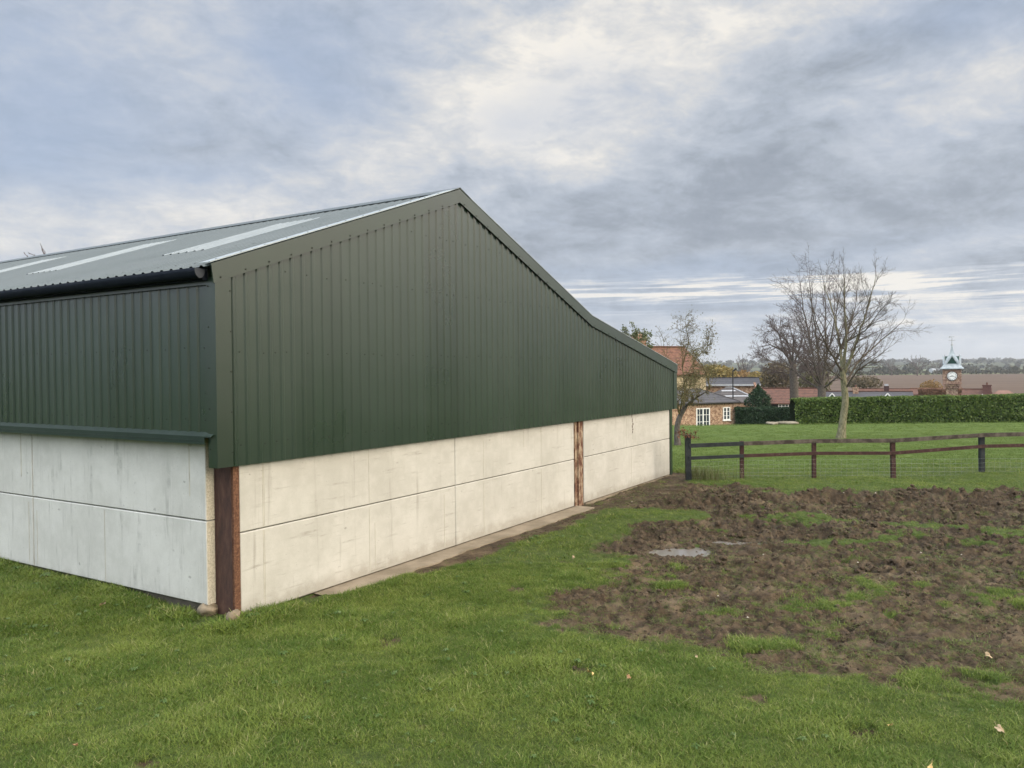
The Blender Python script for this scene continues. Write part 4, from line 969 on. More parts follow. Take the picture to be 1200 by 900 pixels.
def window(parent, p, ux, w, h, n, out, cols=2, rows=3, name='window', fr=.07, cas=1):
    """window standing in the wall plane: p lower corner, ux along the wall, out the outward normal (local coords)"""
    p = np.array(p, float); ux = np.array(ux, float); out = np.array(out, float); uz = np.array([0, 0, 1.])
    def slab(mb, a, b_, o0, o1):
        c = [p+ux*a[0]+uz*a[1], p+ux*b_[0]+uz*a[1], p+ux*b_[0]+uz*b_[1], p+ux*a[0]+uz*b_[1]]; mb.prism([q+out*o0 for q in c], out*(o1-o0))
    mb = MB(); slab(mb, (0, 0), (fr, h), -.03, .05); slab(mb, (w-fr, 0), (w, h), -.03, .05); slab(mb, (fr, h-fr), (w-fr, h), -.03, .05); slab(mb, (fr, 0), (w-fr, fr), -.03, .05)
    for i in range(1, cas): slab(mb, (w*i/cas-.05, fr), (w*i/cas+.05, h-fr), -.03, .048)
    for i in range(1, cols*cas):
        if i % cols: slab(mb, (w*i/(cols*cas)-.018, fr), (w*i/(cols*cas)+.018, h-fr), -.02, .03)
    for i in range(1, rows): slab(mb, (fr, h*i/rows-.018), (w-fr, h*i/rows+.018), -.02, .028)
    o = mb.build(name, m_white, parent); mb = MB(); slab(mb, (fr, fr), (w-fr, h-fr), -.02, .008); mb.build('pane', m_glass, o)
    if name == 'window': mb = MB(); slab(mb, (-.06, -.07), (w+.06, -.002), -.02, .10); mb.build('sill', m_white, o)
    return o
def solid_walls(mb, w, d, h): mb.box((-w/2, 0, -1.5), (w/2, d, h))
# --- mottled brick cottage with hipped slate roof
c0 = at(797, 485, 64.0); c1 = at(862.5, 485, 66.5)
ang = math.atan2(c1[1]-c0[1], c1[0]-c0[0]); W = np.linalg.norm(c1-c0); gb = -2.25; ez = at(862.5, 471.5, 66.5)[2]-gb; ew = W+2.5
cot = empty('brick_cottage', (c1[0], c1[1], gb), ang, label='single storey mottled brick cottage with white french doors and hipped slate roof', cat='cottage')
mb = MB(); mb.box((-ew, 0, -1), (0, 4.6, ez)); mb.build('wall', m_brick, cot)
rz = at(838, 455.5, 68.5)[2]-gb
def hip(mb, x0, x1, y0, y1, z, zr, ov, inl, th=.10):
    x0 -= ov; x1 += ov; y0 -= ov; y1 += ov; ym = (y0+y1)/2
    mb.add([(x0, y0, z), (x1, y0, z), (x1, y1, z), (x0, y1, z), (x0+inl, ym, zr), (x1-inl, ym, zr), (x0, y0, z-th), (x1, y0, z-th), (x1, y1, z-th), (x0, y1, z-th)],
           [(0, 1, 5, 4), (1, 2, 5), (2, 3, 4, 5), (3, 0, 4), (0, 6, 7, 1), (1, 7, 8, 2), (2, 8, 9, 3), (3, 9, 6, 0), (6, 9, 8, 7)])
mb = MB(); hip(mb, -ew, 0, 0, 4.6, ez+.08, rz, .25, 2.2); rfc = mb.build('roof', m_slate, cot)
mb = MB(); mb.bar((.25-2.2, 2.3, rz+.02), (.25, -.25, ez+.10), .14, .06); mb.bar((-ew-.25+2.2, 2.3, rz+.02), (-ew-.25, -.25, ez+.1), .14, .06); mb.bar((-ew-.25+2.2, 2.3, rz+.03), (.25-2.2, 2.3, rz+.03), .18, .08); mb.build('ridge_tiles', m_slateb, rfc)
mb = MB(); mb.tube([(-ew-.25, -.30, ez-.0), (.28, -.30, ez-.0)], .05, 6); mb.build('gutter', m_black, cot)
kx = lambda px: -W*(862.5-px)/(862.5-797)*.985
dz = at(820, 478.2, 64.8)[2]-gb
window(cot, (kx(814.5), 0, .02), (1, 0, 0), kx(830.5)-kx(814.5), dz-.02, 0, (0, -1, 0), 2, 4, 'french_door', .09, 2)
wz = at(850, 492.3, 66)[2]-gb; wt = at(850, 477, 66)[2]-gb
window(cot, (kx(846.5), 0, wz), (1, 0, 0), kx(855)-kx(846.5), wt-wz, 0, (0, -1, 0), 1, 3, 'window', .08, 2)
# --- low garden wall right of the cottage
mb = MB(); a = at(864.5, 490, 66.9); c = at(873.5, 490, 66.9); zt = at(868, 484.5, 66.9)[2]; gw = empty('garden_wall', (a[0], 66.9, gb), label='short low brown stone garden wall with a pale capped pier beside the cottage', cat='wall')
mb.box((0, 0, -.3), (c[0]-a[0]-.15, .25, zt-gb-.08)); mb.build('wall', m_stonew, gw); mb = MB(); mb.box((-.02, -.04, zt-gb-.08), (c[0]-a[0]+.05, .29, zt-gb)); mb.box((c[0]-a[0]-.15, -.03, -.3), (c[0]-a[0]+.03, .28, zt-gb-.08)); mb.build('coping', m_slab, gw)
# --- slate lean-to range behind the cottage
def house(name, pxl, pxr, Y, pye, pyr, gzv, depth, mw, mr, label, cat='house', group=None, ridge=None, over=.25, dY=0, eave_m=None):
    """gabled range facing the viewer: eaves and ridge heights from the levels seen at their distance"""
    if dY == 0: ra = ray((pxl+pxr)/2, pye); dY = -(at(pxr, pye, Y)[0]-at(pxl, pye, Y)[0])*ra[0]/ra[1]*.8   # the range stands square to the road it faces
    a = at(pxl, pye, Y); c = at(pxr, pye, Y+dY); w = math.hypot(c[0]-a[0], c[1]-a[1]); an = math.atan2(c[1]-a[1], c[0]-a[0])
    ze = (a[2]+c[2])/2-gzv; zr = at((pxl+pxr)/2, pyr, Y+depth/2+dY/2)[2]-gzv
    o = empty(name, (a[0], a[1], gzv), an, label=label, cat=cat, group=group); mb = MB()
    mb.prism([(0, 0, -1), (0, depth, -1), (0, depth, ze), (0, depth/2, zr-.06), (0, 0, ze)], (w, 0, 0)); mb.build('wall', mw, o)
    mb = MB(); sl = (zr-ze)/(depth/2); y0 = -over; z0 = ze-sl*over+.06
    for s in (0, 1):
        q = [(-.2, y0, z0), (-.2, depth/2, zr+.06), (-.2, depth/2, zr-.06), (-.2, y0, z0-.12)]
        if s: q = [(x, depth-y, z) for x, y, z in q]
        mb.prism(q, (w+.4, 0, 0))
    r = mb.build('roof', mr, o); mb = MB(); mb.bar((-.22, depth/2, zr+.09), (w+.22, depth/2, zr+.09), .26, .12); mb.build('ridge_tiles', ridge or mr, r)
    if eave_m: mb = MB(); mb.box((-.22, y0-.03, z0-.16), (w+.22, y0-.003, z0+.05)); mb.build('fascia', eave_m, r)
    return o, w, ze, zr
def chimney(parent, x, y, z0, z1, w, m, cap=True, pots=1, capm=None):
    mb = MB(); mb.box((x-w/2, y-w/2, z0), (x+w/2, y+w/2, z1))
    if cap: mb.box((x-w/2-.06, y-w/2-.06, z1), (x+w/2+.06, y+w/2+.06, z1+.12))
    o = mb.build('chimney', m, parent)
    for i in range(pots): mb = MB(); xx = x+(i-(pots-1)/2)*.35; mb.tube([(xx, y, z1+.1), (xx, y, z1+.42)], [.12, .10], 8); mb.build('chimney_pot', capm or m_pantd, o)
    return o
hA, w, ze, zr = house('slate_roofed_house', 826, 889, 84, 450.5, 443.5, -3.4, 5.0, m_brick, m_slate, 'long slate roofed house with a pale eaves board behind the brick cottage', eave_m=m_lead)
a = at(838, 473, 73); c = at(893.5, 471.5, 73); gB = -2.9
hb = empty('slate_outbuilding', (a[0], 73, gB), label='low brick outbuilding with a hipped weathered slate roof behind the lamp post', cat='outbuilding'); wB = c[0]-a[0]; eB = c[2]-gB; rB = at(866, 454, 76)[2]-gB
mb = MB(); mb.box((0, 0, -1), (wB-.2, 6, eB)); mb.build('wall', m_brick, hb)
mb = MB(); hip(mb, 0, wB-.2, 0, 6, eB+.08, rB, .2, 2.0); rb_ = mb.build('roof', m_slateb, hb)
mb = MB(); mb.bar((wB-2.0, 3, rB+.03), (wB, -.2, eB+.11), .16, .05); mb.bar((1.8, 3, rB+.04), (wB-2.0, 3, rB+.04), .2, .06); mb.build('hip_flashing', m_lead, rb_)
def rlz(y): return eB+.08+(rB-eB-.08)*(y+.2)/3.2
mb = MB()
for fy in (.9, 2.1): mb.prism([(1.2, fy, rlz(fy)+.015), (wB-.3-fy*.72, fy, rlz(fy)+.015), (wB-.42-fy*.72, fy+.22, rlz(fy+.22)+.015), (1.2, fy+.22, rlz(fy+.22)+.015)], (0, -.01, .02))
mb.build('lead_course', m_lead, rb_)
mb = MB(); mb.prism([(wB-.15, -.15, eB-.4), (wB+.05, -.15, eB-.4), (wB+.05, 2.2, eB+1.6), (wB-.15, 2.2, eB+1.6), ], (0, 0, .25)); mb.build('parapet', m_brickr, hb)
# --- red roofed house
hR, w, ze, zr = house('red_roofed_house', 752, 827, 74, 437, 407, -3.0, 6.5, m_rend, m_pant, 'tall old house with a red pantile roof and cream gable behind the small fruit tree', dY=4)
chimney(hR, w*.28, 3.25, zr-.6, zr+1.15, 1.1, m_brickr, True, 2)
window(hR, (w+.001, 2.4, ze-1.9), (0, 1, 0), .9, 1.2, 0, (1, 0, 0), 2, 2)
# --- lamp post
p = at(859, 466, 70); zt = at(859, 434.5, 70)[2]; lp = empty('lamp_post', (p[0], 70, -2.6), label='thin black lamp post with a small tilted head beside the brick cottage', cat='lamp post'); h = zt+2.6
mb = MB(); mb.tube([(0, 0, -.2), (0, 0, .9), (0, 0, .95), (0, 0, h)], [.085, .085, .06, .05], 8); mb.build('pole', m_black, lp)
mb = MB(); mb.bar((0, 0, h-.02), (.22, -.02, h+.08), .05, .05); mb.prism([(-.02, -.12, h+.02), (.10, -.12, h-.04), (.36, -.12, h+.16), (.24, -.12, h+.24)], (0, .24, 0)); mb.build('lamp_head', m_black, lp)
# --- cottage under the big tree
hC, w, ze, zr = house('red_roofed_cottage', 893, 958, 92, 472, 455.5, -5.3, 7, m_fdark, m_pantd, 'low dark walled cottage with old red tile roof and white window under the thickest tree')
wz = at(917, 478.5, 92)[2]+5.3; wt = at(917, 473.0, 92)[2]+5.3; wx = at(911, 476, 92)[0]-at(893, 476, 92)[0]
window(hC, (wx, 0, wz), (1, 0, 0), 1.15, wt-wz, 0, (0, -1, 0), 1, 2, 'window', .09, 3)
# --- slate range with green gablets behind the hedge
hS, w, ze, zr = house('slate_range', 955, 1069, 95, 467.5, 459.2, -5.2, 5, m_brickr, m_slate, 'long slate roofed range with two small green gablets behind the clipped hedge', ridge=m_pantd)
def gablet(o, x, zb, w, h):
    mb = MB(); mb.prism([(x-w/2, -.35, zb), (x+w/2, -.35, zb), (x, -.35, zb+h)], (0, 1.2, 0)); g_ = mb.build('gablet', m_dgreen, o)
    mb = MB(); mb.bar((x-w/2-.12, -.42, zb-.08), (x+.02, -.42, zb+h+.06), .12, .14, up=(0, 1, 0)); mb.bar((x+w/2+.12, -.42, zb-.08), (x-.02, -.42, zb+h+.06), .12, .14, up=(0, 1, 0)); mb.build('barge_board', m_white, g_)
s95 = 95/F_PX; xl = lambda px: (px-955)/(1069-955)*w
for px in (976, 1041): gablet(hS, xl(px), ze-.05, 1.05, .68)
chimney(hS, xl(1004), 2.0, ze, at(1004, 455, 96)[2]+5.2, .62, m_brick, True, 1)
chimney(hS, xl(1041), 3.4, ze+.2, at(1041, 451.5, 98)[2]+5.2, .55, simple('sooty_brick', (.05, .03, .03), (.08, .045, .04)), False, 0)
mb = MB(); q = at(1041, 450, 98)[2]+5.2; mb.box((xl(1041)-.2, 3.2, q-.2), (xl(1041)+.2, 3.6, q+.05)); mb.build('chimney_cowl', m_lead, hS)
house('tiled_barn', 1000, 1074, 104, 462, 456.3, -5.4, 5, m_brickr, m_pantd, 'low building whose red tiled ridge shows just behind the slate range', 'farm building')
hT, w, ze, zr = house('tiled_farmhouse', 1128, 1159, 100, 467, 456.5, -5.4, 5, m_brickr, m_pantd, 'red tiled farmhouse with a broad brick chimney just right of the clock tower', 'farmhouse')
chimney(hT, (1156-1128)/31*w, 1.6, ze, at(1156, 452, 100)[2]+5.4, .95, simple('sooty_red_brick', (.09, .045, .04), (.13, .065, .055)), True, 1)
for px in (1151.3, 1161.3):
    mb = MB(); x = (px-1128)/31*w; mb.box((x-.06, .3, ze-.1), (x+.06, .42, ze+.55)); mb.build('white_post', m_white, hT)
a = at(1160, 467, 99); c = at(1192, 467, 99); hr = empty('hipped_cottage', (a[0], 99, -5.4), R(-26), label='brownish hipped tile roof of a cottage near the right edge behind the hedge', cat='cottage'); wq = c[0]-a[0]; eq = a[2]+5.4
mb = MB(); mb.box((.1, 0, -1), (wq-.1, 5, eq)); mb.build('wall', m_brickr, hr); mb = MB(); hip(mb, 0, wq, 0, 5, eq+.05, at(1180, 457, 101)[2]+5.4, .1, 1.3); mb.build('roof', roofm('brown_tile', (.15, .085, .065), (.22, .125, .095), .3), hr)

# ---------------------------------------------------------------- clock tower
YT = 112.0; k = YT/F_PX; pc = at(1121, 450, YT); zz = lambda py: at(1121, py, YT)[2]
tw = empty('clock_tower', (pc[0], YT+1.2, -5.4), R(-28), label='brick clock tower with a flared lead roof, spire and weathervane', cat='clock tower'); G = 5.4
m_tbrick = brick('tower_brick', (.17, .085, .065), (.23, .12, .09), (.3, .24, .2)); m_tstone = simple('tower_stone', (.20, .125, .095), (.28, .18, .14), scale=4); m_leadr = simple('lead_roof', (.24, .28, .30), (.36, .40, .42), scale=3, rough=.45, spec=.5)
hw = 9.6*k; hs = 6.0*k
mb = MB(); mb.box((-hw, -hw, zz(449.5)+G), (hw, hw, zz(431.5)+G)); body = mb.build('belfry', m_tbrick, tw)
mb = MB(); mb.box((-hs, -hs, -1), (hs, hs, zz(455)+G)); mb.build('shaft', m_tbrick, tw)
mb = MB(); mb.box((-hw*.82, -hw*.82, zz(455)+G), (hw*.82, hw*.82, zz(452.5)+G)); mb.box((-hw*.92, -hw*.92, zz(452.5)+G), (hw*.92, hw*.92, zz(449.5)+G)); mb.build('corbel', m_tbrick, tw)
mb = MB(); mb.box((-hw*1.06, -hw*1.06, zz(450.2)+G), (hw*1.06, hw*1.06, zz(449.2)+G)); mb.build('stone_band', m_tstone, tw); mb = MB(); mb.box((-hw*1.03, -hw*1.03, zz(434.4)+G), (hw*1.03, hw*1.03, zz(433.6)+G)); mb.build('stone_band', m_tstone, tw)
for s in (-1, 1): mb = MB(); mb.box((s*hw*.85-.14, -hw-.05, zz(456)+G), (s*hw*.85+.14, -hw+.4, zz(450.2)+G)); mb.build('corbel_bracket', m_tstone, tw)
# flared roof: square sections shrinking on a curve, then spire
mb = MB(); sec = [(432.4, 12.3), (431.4, 12.2), (429.2, 9.9), (426, 8.2), (422, 6.6), (418.5, 5.0), (415.5, 3.2), (412.5, 2.0), (409, 1.15), (404.5, .5)]
V = []; F = []
for py, w_ in sec: w_ = w_*k; z = zz(py)+G; V += [(-w_, -w_, z), (w_, -w_, z), (w_, w_, z), (-w_, w_, z)]
for i in range(len(sec)-1):
    for j in range(4): F.append((4*i+j, 4*i+(j+1) % 4, 4*i+4+(j+1) % 4, 4*i+4+j))
F.append((3, 2, 1, 0)); mb.add(V, F); rft = mb.build('roof', m_leadr, tw)
for rot in range(4):
    Mx = Matrix.Rotation(rot*math.pi/2, 3, 'Z'); tr = lambda pts: [tuple(Mx @ Vector(q)) for q in pts]
    y = -8.6*k; zb, za = zz(426)+G, zz(417.2)+G; hb_ = 5.4*k
    mb = MB(); mb.prism(tr([(-hb_, y, zb), (hb_, y, zb), (0, y, za)]), Mx @ Vector((0, 5*k, 0))); g_ = mb.build('gablet', m_dgreen, rft)
    mb = MB(); mb.prism(tr([(-hb_, y, zb-4.2*k), (hb_, y, zb-4.2*k), (hb_, y, zb-.004), (-hb_, y, zb-.004)]), Mx @ Vector((0, 3*k, 0)))
    for s in (-1, 1):
        q = tr([(s*(hb_+.8*k), y-.03, zb-.8*k), (0, y-.03, za+.5*k)]); mb.bar(q[0], q[1], .13, .16, up=tuple(Mx @ Vector((0, 1, 0))))
    mb.build('gablet_edge', m_leadr, g_)
    q = tr([(-7.6*k, -7.6*k, zb), (-7.6*k, -7.6*k, zz(415.5)+G)]); mb = MB(); mb.tube(q, [.09, .03], 6); mb.build('finial', m_lead, rft)
mb = MB(); mb.tube([(0, 0, zz(405)+G), (0, 0, zz(393)+G)], [.07, .03], 6); mb.tube([(0, 0, zz(404.6)+G), (0, 0, zz(404)+G), (0, 0, zz(403)+G), (0, 0, zz(402.4)+G)], [.05, .15, .15, .05], 8)
mb.tube([(-3.4*k, 0, zz(398.4)+G), (3.4*k, 0, zz(398.4)+G)], .04, 5); mb.tube([(0, -3.4*k, zz(398.4)+G), (0, 3.4*k, zz(398.4)+G)], .04, 5)
mb.bar((-3.2*k, 0, zz(394.4)+G), (1.8*k, 0, zz(394.4)+G), .05, .05); mb.prism([(-3.4*k, -.02, zz(395.2)+G), (-1.2*k, -.02, zz(395.2)+G), (-1.2*k, -.02, zz(393.5)+G), (-3.0*k, -.02, zz(393.5)+G)], (0, .04, 0)); mb.prism([(1.6*k, -.02, zz(395.0)+G), (2.8*k, -.02, zz(394.4)+G), (1.6*k, -.02, zz(393.8)+G)], (0, .04, 0)); mb.build('weathervane', m_lead, tw)
# dial with its roman numerals and hands
cz = zz(440.6)+G; rd = 5.0*k
mb = MB(); mb.tube([(0, -hw-.10, cz), (0, -hw+.02, cz)], rd*1.12, 40); dial_o = mb.build('clock_rim', m_black, tw)
mb = MB(); mb.tube([(0, -hw-.125, cz), (0, -hw-.09, cz)], rd, 40); dmb = mb
NUM = ['XII', 'I', 'II', 'III', 'IIII', 'V', 'VI', 'VII', 'VIII', 'IX', 'X', 'XI']; mb = dmb
for i, s in enumerate(NUM):
    a = -i*math.pi/6; er = np.array([math.sin(-a), math.cos(a)]); et = np.array([math.cos(a), -math.sin(-a)]); wd = {'I': .055, 'V': .10, 'X': .10}; tot = sum(wd[ch] for ch in s); x = -tot/2
    def st(xa, ra, xb, rb): p = et*xa+er*ra; q = et*xb+er*rb; mb.bar((p[0], -hw-.130, cz+p[1]), (q[0], -hw-.130, cz+q[1]), .026, .01, up=(0, 1, 0), mi=1)
    for ch in s:
        w_ = wd[ch]; m1 = x+w_/2; r0, r1 = rd*.68, rd*.95
        if ch == 'I': st(m1, r0, m1, r1)
        elif ch == 'V': st(m1, r0, m1-w_*.38, r1); st(m1, r0, m1+w_*.38, r1)
        else: st(m1-w_*.38, r0, m1+w_*.38, r1); st(m1+w_*.38, r0, m1-w_*.38, r1)
        x += w_
dial = mb.build('clock_dial', [m_white, m_black], tw)
mb = MB()
for hr_, L, w_ in ((8.35/12, .55, .06), (18.5/60, .82, .045)):
    a = hr_*2*math.pi; mb.bar((-.12*math.sin(a), -hw-.145, cz-.12*math.cos(a)), (rd*L*math.sin(a), -hw-.145, cz+rd*L*math.cos(a)), w_, .015, up=(0, 1, 0))
mb.build('clock_hands', m_black, dial)

# ---------------------------------------------------------------- far country
def sheet(name, x0, x1, y0, y1, m, lift, nx_=40, ny_=24):
    xs = np.linspace(x0, x1, nx_); ys = np.linspace(y0, y1, ny_); a, c = np.meshgrid(xs, ys); z = base_h(a, c)+lift
    i = np.arange(nx_*ny_).reshape(ny_, nx_); f = np.stack([i[:-1, :-1], i[:-1, 1:], i[1:, 1:], i[1:, :-1]], -1).reshape(-1, 4)
    return bigmesh(name, np.stack([a, c, z], -1).reshape(-1, 3), f, m, True, kind='structure')
m_field, nt, b, v = mat('ploughed_soil', .95, .1)
setc(nt, b, mixc(nt, noise(nt, vmap(nt, v, (.02, .12, 1)), 1, 5, .6).step(.3, .7), (.082, .058, .043), (.115, .082, .062)))
sheet('ploughed_field', -60, 900, 165, 640, m_field, .12)
# rolling hills
hx = np.linspace(-3800, 3800, 160); hy = np.concatenate([np.linspace(900, 2000, 30), np.linspace(2080, 4600, 40)]); HX, HY = np.meshgrid(hx, hy)
hz = -3+sstep(HY, 900, 2300)*(14+19*fbm(HX*.0011, HY*.0009, 80, 3))+sstep(HY, 2300, 4200)*(14+52*(fbm(HX*.0007+2, HY*.0005, 83, 3)-.3))+6*(fbm(HX*.012, HY*.01, 84, 3)-.5)*sstep(HY, 1000, 1500)-8*sstep(HY, 1000, 900.0)
i = np.arange(HX.size).reshape(HX.shape); f = np.stack([i[:-1, :-1], i[:-1, 1:], i[1:, 1:], i[1:, :-1]], -1).reshape(-1, 4)
m_hill, nt, b, v = mat('wooded_hillside', 1, .1); hn = noise(nt, vmap(nt, v, (.004, .006, .004)), 1, 4, .5); tx = noise(nt, v, .05, 5, .7)
setc(nt, b, mixc(nt, hn.step(.52, .60), mixc(nt, tx.step(.35, .65), (.022, .030, .018), (.060, .065, .038)), (.12, .13, .07)))
bigmesh('hills', np.stack([HX, HY, hz], -1).reshape(-1, 3), f, m_hill, True, kind='structure')
def hill_z(x, y):
    if y < 900: return float(base_h(np.array([x]), np.array([y]))[0])
    xi = min(max(int((x+3800)/7600*159), 0), 158); yi = min(np.searchsorted(hy, y), len(hy)-1); return float(hz[yi, xi])
# far-off woods and hedgerows: one mass
V = []; rw = np.random.default_rng(77)
def crown(x, y, h, w, n, size):
    z = hill_z(x, y); d = rw.normal(size=(n, 3)); d /= np.linalg.norm(d, axis=1)[:, None]; P = d*(rw.random(n)**.4)[:, None]*np.array([w/2, w/2, h*.48])+np.array([x, y, z+h*.5])
    d1 = rw.normal(size=(n, 3)); d1 /= np.linalg.norm(d1, axis=1)[:, None]; d2 = np.cross(d1, rw.normal(size=(n, 3))); d2 /= np.linalg.norm(d2, axis=1)[:, None]
    s = size*(.5+rw.random(n))[:, None]; V.append(np.stack([P-d1*s, P+d2*s*.6, P+d1*s, P-d2*s*.6], 1).reshape(-1, 3))
x = -60.0
while x < 560:                                               # hedge along the far side of the ploughed field
    crown(x, 645+rw.normal()*3, 3.2+1.2*rw.random(), 6, 50, .8); x += 3.4
for i in range(210):                                         # hedgerow trees and copses
    y = 660+900*rw.random()**1.4; x = -.12*y+(rw.random()*1.1)*y*.85; h = 5+6*rw.random()**1.5; crown(x, y, h, h*(.8+.8*rw.random()), 90, .5+y*.0012)
for i in range(420):
    y = 1500+1900*rw.random(); x = -.15*y+rw.random()*y*.95; h = 7+6*rw.random(); crown(x, y, h, h*1.7, 40, 1.2+y*.0010)
V = np.vstack(V); m_wood = leafm('far_wood', (.040, .040, .026), (.085, .078, .052), 1, 0)
bigmesh('far_woods', V, np.arange(len(V)).reshape(-1, 4), m_wood, False, kind='stuff')
# a few far trees that stand out against the sky
for i, (px, pt, pb_, w_, Y, lab) in enumerate(((871, 420, 440, 24, 330, 'hazy round-topped leafless tree on the skyline above the lamp post'), (1075, 419, 436, 26, 560, 'hazy leafless tree on the skyline left of the clock tower'), (1045, 424, 437, 22, 600, 'smaller hazy tree on the skyline above the slate range'), (1098, 424, 436, 16, 620, 'small hazy tree close to the left side of the clock tower roof'))):
    T = Tree(90+i, .035*Y/330); b0 = at(px, pb_, Y); b0[2] = hill_z(b0[0], Y); top = at(px, pt, Y); H_ = top[2]-b0[2]; W_ = w_*Y/F_PX/2
    tr_, rr = T.limb(b0, b0+np.array([0, 0, H_*.35]), H_*.03, H_*.022, T.trunk, 6, .02)
    for j in range(9):
        a = j*2.4; e = b0+np.array([W_*.85*math.cos(a)*(j % 3+1)/3, W_*.85*math.sin(a), H_*(.95-.30*((j % 3)/2))]); pp, r2 = T.limb(tr_[-1], e, H_*.014, H_*.005, T.crown, 4, .06); T.kids(pp, r2, H_*.42, 2, dict(wob=.4, trop=.05, kids=4, ang=45, ratio=.55, up=.1), .3)
    T.finish('far_tree', b0, lab, 'tree', m_tw2, m_tw2)
# pale far shed roof among the trees
p = at(1093, 433.5, 900); mb = MB(); mb.prism([(0, 0, -4), (0, 8, -4), (0, 8, .6), (0, 4, 1.6), (0, 0, .6)], (8, 0, 0)); mb.build('far_shed', m_lead, loc=(p[0], 900, p[2]), tag=('pale shed roof far off among trees left of the clock tower roof', 'shed'))
# ---------------------------------------------------------------- daylight
SUN_EL, SUN_AZ = R(16), R(118)                               # azimuth clockwise from straight ahead
sd = Vector((math.sin(SUN_AZ)*math.cos(SUN_EL), math.cos(SUN_AZ)*math.cos(SUN_EL), math.sin(SUN_EL)))
sl = bpy.data.lights.new('sun', 'SUN'); sl.energy = 1.3; sl.angle = R(20); sl.color = (1, .92, .80)
so = bpy.data.objects.new('sun', sl); COL.objects.link(so); so.rotation_euler = (-sd).to_track_quat('-Z', 'Y').to_euler(); so.location = (30, -30, 40)
W_ = bpy.data.worlds.new('World'); S.world = W_; W_.use_nodes = True; nt = W_.node_tree; nt.nodes.clear()
sky = nt.nodes.new('ShaderNodeTexSky'); sky.sky_type = 'NISHITA'; sky.sun_disc = False; sky.sun_elevation = SUN_EL; sky.sun_rotation = SUN_AZ
bg = nt.nodes.new('ShaderNodeBackground'); nt.links.new(sky.outputs[0], bg.inputs[0]); bg.inputs[1].default_value = .10
tc = nt.nodes.new('ShaderNodeTexCoord'); dx, dy, dz = sep(nt, tc.outputs['Generated'])
h = dz+.0
az = dx.f('ARCTAN2', dy)*(180/math.pi); el = h.f('ARCSINE')*(180/math.pi)
# cloud sheet seen in perspective: a plane overhead
inv = 1.0/(h.f('MAXIMUM', 0.0)+.22)
px_, py_ = dx*inv, dy*inv
pl = comb(nt, px_*.95+py_*.30, py_*.95-px_*.30, 0.0)
nA = noise(nt, pl, 1.9, 6, .58, .25); nC = noise(nt, vmap(nt, pl, (1, 1.5, 1), (3, 7, 2)), 4.4, 8, .66, .45)
nD = noise(nt, comb(nt, az*.15+el*.10, el*.30-az*.03, 5.0), 1.0, 8, .66, .5)
nE = noise(nt, comb(nt, az*.38+el*.2, el*.80-az*.10, 9.0), 1.0, 6, .62, .4)
# warped directions so that the large forms keep ragged cloud edges
wz = noise(nt, pl, 3.0, 5, .62, 0, True); wv = sep(nt, wz)
wa = az+(wv[0]-.5)*9.0; we = el+(wv[1]-.5)*5.0*(el*.055).f('MAXIMUM', .05).f('MINIMUM', 1.0)
def deg(px, py):
    d = ray(px, py); d = d/np.linalg.norm(d); return math.degrees(math.atan2(d[0], d[1])), math.degrees(math.asin(d[2]))
wvec = comb(nt, wa, we, 0.0)
def blob(px, py, sx, sy, tilt=0):
    a0, e0 = deg(px, py); m = nt.nodes.new('ShaderNodeMapping'); m.vector_type = 'TEXTURE'
    m.inputs['Location'].default_value = (a0, e0, 0); m.inputs['Rotation'].default_value = (0, 0, R(tilt)); m.inputs['Scale'].default_value = (57.3/F_PX*sx*2.3, 57.3/F_PX*sy*2.3, 1)
    g = nt.nodes.new('ShaderNodeTexGradient'); g.gradient_type = 'SPHERICAL'; nt.links.new(wvec, m.inputs[0]); nt.links.new(m.outputs[0], g.inputs[0]); return X(nt, g.outputs['Fac'])
def acc(total, q, amp):
    if total is None: return q*amp
    n = nt.nodes.new('ShaderNodeMath'); n.operation = 'MULTIPLY_ADD'; nt.links.new(q.k, n.inputs[0]); n.inputs[1].default_value = amp; nt.links.new(total.k, n.inputs[2]); return X(nt, n.outputs[0])
light = None
for px, py, sx, sy, t, amp in ((690, 70, 95, 85, 0, .62), (610, 130, 60, 55, 10, .30), (880, 25, 130, 35, 0, .40), (1090, 140, 70, 28, 10, .55), (690, 180, 60, 16, -5, .38), (1160, 90, 80, 22, 15, .42),
    (215, 65, 75, 28, -18, .38), (60, 60, 110, 50, 0, .16), (480, 165, 75, 32, 20, .40), (560, 120, 50, 45, 0, .25), (60, 262, 150, 24, 5, .50), (240, 245, 120, 24, 10, .34), (370, 210, 70, 22, 20, .26),
    (1140, 288, 90, 9, 6, .45), (760, 310, 90, 8, 3, .30), (900, 240, 240, 14, 8, .12),
    (1000, 395, 420, 30, 0, .16), (860, 375, 200, 5, 0, .16), (1100, 372, 150, 4, 1, .28),
    (930, 210, 300, 45, 6, -.25), (700, 250, 120, 50, 8, -.24), (1080, 230, 160, 50, 8, -.17), (960, 285, 260, 24, 4, -.16), (940, 130, 90, 40, 10, -.16), (100, 150, 130, 40, 10, -.10), (300, 150, 120, 35, -25, -.20), (820, 358, 160, 7, 0, -.24), (760, 320, 100, 7, 0, -.15), (1040, 311, 160, 6, 2, -.2), (110, 215, 120, 22, 8, -.14), (1150, 30, 90, 30, 0, -.2)):
    light = acc(light, blob(px, py, sx, sy, t), amp)
gaps = None                                                   # the bright broken gaps low in the cloud
